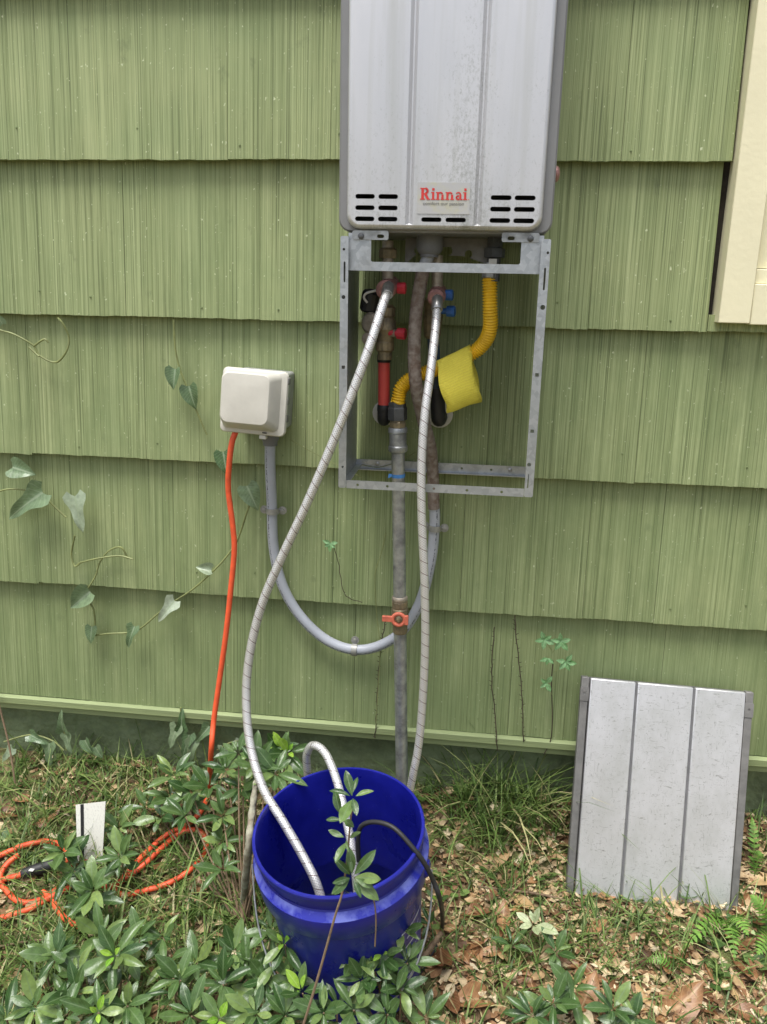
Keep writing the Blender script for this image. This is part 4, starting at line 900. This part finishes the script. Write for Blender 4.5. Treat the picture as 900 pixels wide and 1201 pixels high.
# bare sticks
def stick(label, pts, r):
    t = obj('twig', MB().tube(cr(pts, 6), r, 7), M['twig'], None); t['label'] = label; t['category'] = 'twig'; return t
stick('pale dry twig lying before the lower left grass', [G(0, 1110, .01), G(40, 1103, .014), G(80, 1102, .01)], .0022)
stick('brown twig lying below the panel corner', [G(560, 1040, .01), G(640, 1050, .012), G(700, 1070, .008), G(745, 1090, .006)], .0025)
stick('short dark stick lying against the bucket base on the right', [G(482, 1150, .012), G(500, 1118, .016), G(518, 1095, .01)], .006)
stick('bent grey stick leaning on the wall base at far left', [G(20, 935, .0), W(12, 880, -.05), W(0, 830, -.03), W(-6, 800, -.02)], .0022)

# ================================================================== VINES ON THE WALL
def vine(label, stems, leaves, seed, lib=VN_ARROW, mat='vstem', r=.0021, name='wall_vine', cat='vine', group='vines creeping on the wall'):
    rnd = random.Random(seed); s0 = stems[0][0]; t = thing(name, label, cat, W(s0[0], s0[1], -.012), group)
    for stp in stems:
        pts = cr([W(x, y, -.008 - rnd.uniform(0, .008)) for x, y in stp], 6); obj('stem', MB().tube([p + Vector((rnd.uniform(-.0012, .0012), 0, rnd.uniform(-.0012, .0012))) if mat == 'dstem' else p for p in pts], r, 6), M[mat], t)
        if mat == 'dstem' and r > .001:
            rl = MB(); q = resample(pts, .011)
            for w_ in q[1:-1]: sg = rnd.choice((-1, 1)); rl.tube([w_, w_ + Vector((sg * rnd.uniform(.003, .007), .002, rnd.uniform(-.001, .004)))], [.0009, .0004], 4)
            obj('rootlets', rl, M[mat], t, kind='stuff')
    for (x, y, ang, Lp, kind) in leaves:           # ang: direction of the tip in the picture, degrees, 0 = right, 90 = down
        L = Lp * 1.62 / FPX; d = Vector((cos(radians(ang)), rnd.uniform(-.25, -.05), -sin(radians(ang)))); lb = VN_HEART if kind == 'h' else VN_ARROW
        leaf_at(t, rnd.choice(lb), W(x, y, -.016), d, (rnd.uniform(-.25, .25), -1, .35 + rnd.uniform(-.2, .2)), L)
    return t
vine('curled pale tendril below the second shingle edge, top left', [[(-12, 380), (0, 387), (14, 391), (28, 398), (40, 406), (48, 418), (66, 425), (78, 412), (81, 396), (74, 380), (68, 373)], [(40, 406), (52, 398), (57, 402)], [(34, 407), (46, 418)]], [(3, 380, 250, 14, 'h')], 31)
vine('two heart-shaped leaves hanging left of the outlet box', [[(204, 375), (206, 410), (212, 435), (220, 455), (232, 485), (243, 510)]], [(206, 433, 95, 25, 'h'), (222, 453, 75, 29, 'h')], 32)
vine('long vine with silvery leaves crossing behind the orange cord', [[(-10, 580), (8, 574), (30, 575), (52, 583), (65, 595), (78, 607)], [(88, 628), (84, 650), (88, 664), (94, 660)], [(94, 660), (115, 655), (140, 652), (156, 656)], [(100, 695), (112, 676), (117, 660), (128, 646), (142, 642), (150, 655)], [(100, 700), (110, 715), (112, 740)], [(112, 745), (130, 743), (150, 742), (165, 737), (195, 712), (225, 692), (250, 670), (268, 650), (280, 630), (290, 600), (296, 585)]],
     [(15, 548, 10, 34, 'h'), (50, 578, 145, 62, 'a'), (88, 582, 78, 48, 'a'), (106, 694, 140, 36, 'h'), (108, 735, 95, 24, 'h'), (158, 735, 110, 32, 'a'), (205, 705, 130, 38, 'a'), (248, 668, 190, 20, 'h'), (262, 530, 80, 30, 'h'), (290, 570, 65, 34, 'h')], 33)
vine('ivy leaves hanging over the board left of the orange cord', [[(212, 830), (214, 850), (222, 868), (240, 862)], [(214, 850), (225, 880)]], [(213, 855, 275, 30, 'a'), (208, 852, 110, 36, 'a'), (222, 862, 105, 34, 'a'), (246, 852, 130, 32, 'a'), (226, 868, 95, 34, 'a')], 34)
vine('ivy trailing over the masonry base at far left', [[(5, 870), (35, 862), (60, 868), (75, 880)], [(75, 850), (78, 880)]], [(36, 862, 20, 30, 'a'), (58, 872, 95, 38, 'a'), (75, 858, 270, 34, 'a'), (78, 862, 80, 30, 'a'), (100, 868, 60, 22, 'h'), (112, 876, 60, 20, 'h'), (15, 878, 130, 28, 'a')], 35)
vine('small round leaves on the masonry right of the orange cord', [[(255, 880), (268, 872), (282, 868)]], [(276, 868, 40, 14, 'h'), (258, 874, 90, 8, 'h'), (266, 876, 90, 8, 'h')], 36)
vine('single five-fingered leaf on a dark tendril below the frame corner', [[(392, 640), (398, 665), (402, 690), (410, 702), (425, 706)]], [], 37, mat='dstem', r=.0009)
vine('thin pale tendril left of the gas riser', [[(453, 625), (447, 650), (440, 675), (442, 720), (446, 760), (444, 800), (441, 850)]], [], 38, mat='vstem', r=.0010)
vine('dark dried tendril behind the U conduit', [[(452, 728), (448, 755), (444, 790), (442, 830), (440, 865)]], [], 39, mat='dstem', r=.0012)
vine('left one of two dark dried tendrils right of the hoses', [[(580, 735), (578, 765), (577, 800), (581, 840), (583, 880)]], [], 40, mat='dstem', r=.0012)
vine('right one of two dark dried tendrils right of the hoses', [[(604, 722), (606, 750), (610, 790), (613, 830), (614, 870)]], [], 41, mat='dstem', r=.0012)
vine('loose dry runner drooping inside the pipe cover frame', [[(340, 515), (362, 528), (395, 545), (425, 560)], [(425, 545), (445, 548), (470, 540), (488, 530)]], [], 42, mat='vstem', r=.0008)
cr5 = thing('creeper', 'light green five-leaflet creeper on the wall above the leaning panel', 'vine', W(648, 880, -.012), 'vines creeping on the wall')
rnd = random.Random(43)
obj('stem', MB().tube(cr([W(638, 885, -.01), W(646, 868, -.01), W(648, 840, -.01), W(647, 800, -.01), W(649, 775, -.012)], 6), .0012, 6), M['dstem'], cr5)
def palm(par, px, py, n, L, a0, a1, lib=CRP):
    for i in range(n):
        a = radians(a0 + (a1 - a0) * i / max(1, n - 1)); d = Vector((cos(a), -.25, -sin(a)))
        leaf_at(par, rnd.choice(lib), W(px, py, -.022), d, (rnd.uniform(-.2, .2), -1, .3), L * 1.62 / FPX * rnd.uniform(.8, 1.1), 'leaflet')
palm(cr5, 639, 750, 5, 13, 20, 320); palm(cr5, 658, 752, 5, 14, -20, 260); palm(cr5, 643, 772, 3, 11, 40, 160); palm(cr5, 664, 776, 5, 13, -60, 190); palm(cr5, 641, 801, 4, 12, 60, 300)
for x, y in ((639, 750), (658, 752), (664, 776), (641, 801)): obj('leaf_stalk', MB().tube([W(x, y, -.02), W(648, y + 14, -.011)], .0006, 5), M['vstem'], cr5)
fp = thing('creeper', 'lone creeper leaf between slanted hose and gas riser', 'vine', W(388, 640, -.02), 'vines creeping on the wall'); palm(fp, 388, 637, 5, 11, -10, 200)

# ================================================================== FERNS
def frond(par, a, b, wd, n=13, droop=.02):
    a = Vector(a); b = Vector(b); up = Vector((0, -.55, .85)); mid = a.lerp(b, .5) + Vector((0, 0, droop)); pts = cr([a, mid, b], 8); m = MB(); m.tube(pts, [.0011 * (1 - .7 * i / len(pts)) for i in range(len(pts))], 5)
    for i in range(n):
        t = .10 + .88 * i / (n - 1); k = t * (len(pts) - 1); j = min(int(k), len(pts) - 2); p = pts[j].lerp(pts[j + 1], k - j); d = (pts[j + 1] - pts[j]).normalized()
        s = d.cross(up).normalized(); nn = s.cross(d); w = wd * (sin(pi * min(1, (t * .82 + .18)) ** 1.2) ** .7) * (1.02 - .75 * t ** 2.2)
        for sg in (-1, 1):
            e = (s * sg + d * .42 + nn * -.12).normalized(); h = (b - a).length / n * .46; q = d * h
            m.add([p - q * .8, p + q * .8, p + e * w * .55 + q * .75 + nn * .002, p + e * w, p + e * w * .55 - q * .75 + nn * .002], [(0, 1, 2, 3, 4)])
    return obj('frond', m, M['lf_fern'], par, recalc=False, ang=180)
def fern(label, base, tips, wd):
    b = G(*base); t = thing('fern', label, 'fern', b, 'small ferns by the leaning panel')
    for (px, py, h) in tips: frond(t, b + Vector((0, 0, .002)), G(px, py, h), wd)
fern('fern with two arching fronds below the panel right corner', (852, 1078), [(803, 1112, .035), (862, 1126, .03), (878, 1098, .05)], .024)
fern('tiny fern on the leaf litter left of the arching one', (795, 1142), [(757, 1128, .02), (800, 1128, .025)], .017)
fern('fern at the right edge of the picture below panel level', (910, 1105), [(880, 1050, .07), (888, 1120, .04), (905, 1060, .09)], .028)
fern('narrow upright fern right of the panel', (884, 1030), [(882, 958, .05), (892, 1000, .05)], .017)

# ================================================================== FALLEN LEAVES
def dead(label, px, py, ang, Lp, k=0, grp=None, tilt=.2, mat=None):
    p = G(px, py, .010); L = Lp * (p - CAM).length / FPX; a = radians(ang); d = Vector((cos(a), -sin(a) * 1.25, 0)); d.z = R.uniform(-.05, .12)
    o = inst('fallen_leaf', DEAD[k], None, frame(p - d.normalized() * L / 2, d, (R.uniform(-tilt, tilt), -.35 + R.uniform(-tilt, tilt), 1), L)); o['label'] = label; o['category'] = 'leaf'; o['group'] = grp or 'fallen leaves on the ground'; return o
dead('long tan curled leaf lying right of the bucket', 565, 1065, -30, 46, 0)
dead('tan leaf tucked behind the cream-leaved seedling', 612, 1058, 40, 36, 3)
dead('round brown leaf lying beside the bucket base', 518, 1124, 80, 44, 1)
dead('smooth orange-brown leaf at the far left edge', 8, 952, -12, 40, 0)
dead('dark red leaf at the left edge below the cord', 18, 1153, 20, 34, 2)
dead('large brown leaf at the bottom edge below the ferns', 795, 1182, -35, 62, 1)
dead('crumpled brown leaf next to the large one at the bottom', 828, 1176, 10, 46, 2)
dead('tan leaf under the arching fern', 872, 1132, 70, 46, 3)
dead('reddish leaf below the tiny fern', 862, 1158, 60, 40, 0)
dead('small yellow-tan leaf at the foot of the panel', 779, 1102, 70, 20, 3)
dead('pinkish leaf lying left of the small yellow one', 688, 1168, -60, 44, 1)
dead('curled pale leaf at the bottom below the round brown one', 528, 1172, 62, 48, 3)
dead('broad brown leaf at the bottom right of the bucket', 560, 1170, -15, 56, 2)
dead('brown leaf in the grass behind the bucket on the right', 578, 1010, -10, 36, 1)
dead('flat brown leaf right of the panel foot', 888, 1032, 5, 46, 3)
dead('yellowish leaf at bottom right corner', 882, 1190, 20, 40, 0)
dead('rusty leaf seen between azaleas at the lower left', 186, 1140, 30, 34, 2)
for i in range(70):
    side = R.random() < .78
    px = R.uniform(500, 905) if side else R.uniform(0, 300); py = R.uniform(1030, 1200) if side else R.uniform(920, 1190)
    if side and px < 660 and py < 1060 and R.random() < .4: continue
    dead('small dead brown leaf scattered on the ground', px, py, R.uniform(0, 360), R.uniform(16, 34), R.randrange(4), 'small scattered dead leaves', .5)
# pebble-like pale seed and mushroom-ish cut stub
for (px, py, lab) in ((147, 1050, 'pale round seed lying on the orange cord loop'), (286, 1151, 'pale tan pod among the azaleas left of the bucket')):
    p = G(px, py, .012); o = obj('seed_pod', MB().lathe([(.001, -.008), (.006, -.006), (.0085, 0), (.0075, .005), (.004, .008), (.001, .0085)], p, (.3, -.5, 1), 10), M['bronze'] if 0 else simple('tan_pod', (.48, .38, .22), .8, 0, .3, 90, .0006), None); o['label'] = lab; o['category'] = 'seed'

# ------------------------------------------------------------------ litter and grass (uncountable)
def scatter_litter(n):
    m = MB(); rnd = random.Random(51)
    while n:
        x = rnd.uniform(-1.05, .75); y = rnd.uniform(-.75, .03)
        dens = .35 + .65 * min(1, max(0, (x + .15) / .4)); 
        if rnd.random() > dens: continue
        n -= 1; L = rnd.choice((.005, .007, .010, .014, .020, .030)) * rnd.uniform(.7, 1.3); a = rnd.uniform(0, 6.28); p = Vector((x, y, gz(x, y) + rnd.uniform(.001, .010)))
        d = Vector((cos(a), sin(a), rnd.uniform(-.35, .35))).normalized(); s = d.cross(Vector((rnd.uniform(-.5, .5), rnd.uniform(-.5, .5), 1))).normalized(); nn = s.cross(d); w = L * rnd.uniform(.35, .85); k = rnd.choice((5, 6, 7)); V = [p + nn * rnd.uniform(-.1, .15) * L]
        for q in range(k):
            b = 6.283 * q / k + rnd.uniform(-.35, .35); r = rnd.uniform(.32, .58); V.append(p + d * cos(b) * L * r + s * sin(b) * w * r + nn * rnd.uniform(-.16, .16) * L)
        m.add(V, [(0, 1 + q, 1 + (q + 1) % k) for q in range(k)])
    return m
obj('leaf_litter', scatter_litter(15000), M['litter'], kind='stuff', recalc=False, label='crumbled brown and tan leaf litter covering the soil', cat='leaf litter', smooth=False)
def blade(m, p, a, L, w, lean, rnd, n=4):
    d = Vector((cos(a), sin(a), 0)); s = Vector((-sin(a), cos(a), 0)); V = []; F = []; q = Vector(p); el = radians(88 - lean * 20)
    for i in range(n + 1):
        t = i / n; ww = w * (1 - t) ** .6 * .5 if i < n else .00015; V += [q - s * ww, q + s * ww]
        el -= radians(lean * 58 / n); q = q + (d * cos(el) + Vector((0, 0, 1)) * sin(el)) * (L / n)
    for i in range(n): F.append((2 * i, 2 * i + 1, 2 * i + 3, 2 * i + 2))
    m.add(V, F)
def grass():
    m = MB(); rnd = random.Random(61)
    def tuft(x, y, n, L, spread, lean=(.4, 1.5)):
        for _ in range(n):
            xx, yy = x + rnd.gauss(0, spread), y + rnd.gauss(0, spread)
            if yy > .035: yy = .03
            blade(m, (xx, yy, gz(xx, yy) - .004), rnd.uniform(0, 6.28), L * rnd.uniform(.5, 1.15), rnd.uniform(.0022, .0042) * (1 + 2.2 * L), rnd.uniform(*lean), rnd)
    for _ in range(8200):
        x, y = rnd.uniform(-1.1, .75), rnd.uniform(-.75, .03)
        if x > .0 and rnd.random() < .1: continue
        tuft(x, y, 1, rnd.choice((.035, .05, .08)), .006)
    for _ in range(420):                               # thick grass on the left
        x, y = rnd.uniform(-1.1, -.3), rnd.uniform(-.6, .02); tuft(x, y, 6, rnd.uniform(.06, .15), .014)
    for px, py, n, L in ((560, 965, 22, .19), (585, 950, 30, .24), (610, 955, 28, .23), (630, 965, 22, .2), (545, 955, 16, .18), (510, 930, 14, .16), (575, 990, 18, .15), (600, 1005, 16, .13), (640, 985, 14, .12), (540, 940, 14, .14), (530, 1000, 12, .13), (650, 950, 10, .12), (555, 1035, 14, .10), (600, 1090, 22, .07), (620, 1130, 20, .08), (640, 1110, 14, .07), (660, 1060, 20, .06), (700, 1080, 20, .06), (670, 1100, 24, .05), (740, 1120, 20, .05), (690, 1110, 20, .06), (560, 1100, 18, .06), (600, 1050, 20, .08), (800, 1160, 14, .05), (720, 1150, 18, .05), (590, 1130, 18, .06), (720, 1080, 10, .12), (735, 1090, 10, .14), (775, 1100, 14, .15), (790, 1098, 8, .13), (860, 1085, 6, .10), (830, 1098, 8, .16), (700, 1130, 10, .06), (580, 1150, 10, .07), (890, 985, 12, .12), (50, 960, 14, .15), (100, 950, 10, .14), (70, 930, 16, .13), (30, 900, 12, .11), (170, 930, 12, .14), (150, 960, 10, .12), (10, 1110, 14, .12), (60, 1110, 12, .12), (240, 1060, 14, .13), (215, 1075, 12, .14), (310, 1060, 12, .12), (325, 1095, 12, .13), (20, 1190, 10, .12)):
        p = G(px, py, 0); tuft(p.x, p.y, int(n * 1.7), L * 1.12, .024)
    return m
obj('grass', grass(), M['grass'], kind='stuff', recalc=False, label='green grass blades growing along the wall and bed', cat='grass', smooth=False)

def cover_leaves():
    m = MB(); rnd = random.Random(71)
    for _ in range(420):                               # low weeds: little rosettes of rounded leaves
        x, y = rnd.uniform(-1.1, .75), rnd.uniform(-.7, .03)
        if sin(5 * x + 1) * cos(9 * y) < -.25: continue
        p = Vector((x, y, gz(x, y) + .004)); k = rnd.choice((3, 4, 5)); a0 = rnd.uniform(0, 6.28); L = rnd.uniform(.010, .026)
        for i in range(k):
            a = a0 + 6.283 * i / k + rnd.uniform(-.4, .4); d = Vector((cos(a), sin(a), rnd.uniform(.15, .8))).normalized(); s = d.cross(Vector((0, 0, 1))).normalized(); q = p + d * .003; w = L * rnd.uniform(.35, .6); nn = s.cross(d)
            m.add([q, q + d * L * .3 + s * w * .8, q + d * L * .65 + s * w, q + d * L * 1.25 - nn * .001, q + d * L * .65 - s * w, q + d * L * .3 - s * w * .8, q + d * L * .6 - nn * .002], [(0, 1, 6), (1, 2, 6), (2, 3, 6), (3, 4, 6), (4, 5, 6), (5, 0, 6)])
    return m
obj('ground_cover', cover_leaves(), mat_island('weed_leaves', [(0, (.055, .115, .028)), (.6, (.13, .22, .055)), (1, (.26, .35, .12))], .45, .25), kind='stuff', recalc=False, label='low round-leaved green weeds among the grass and litter', cat='weeds')
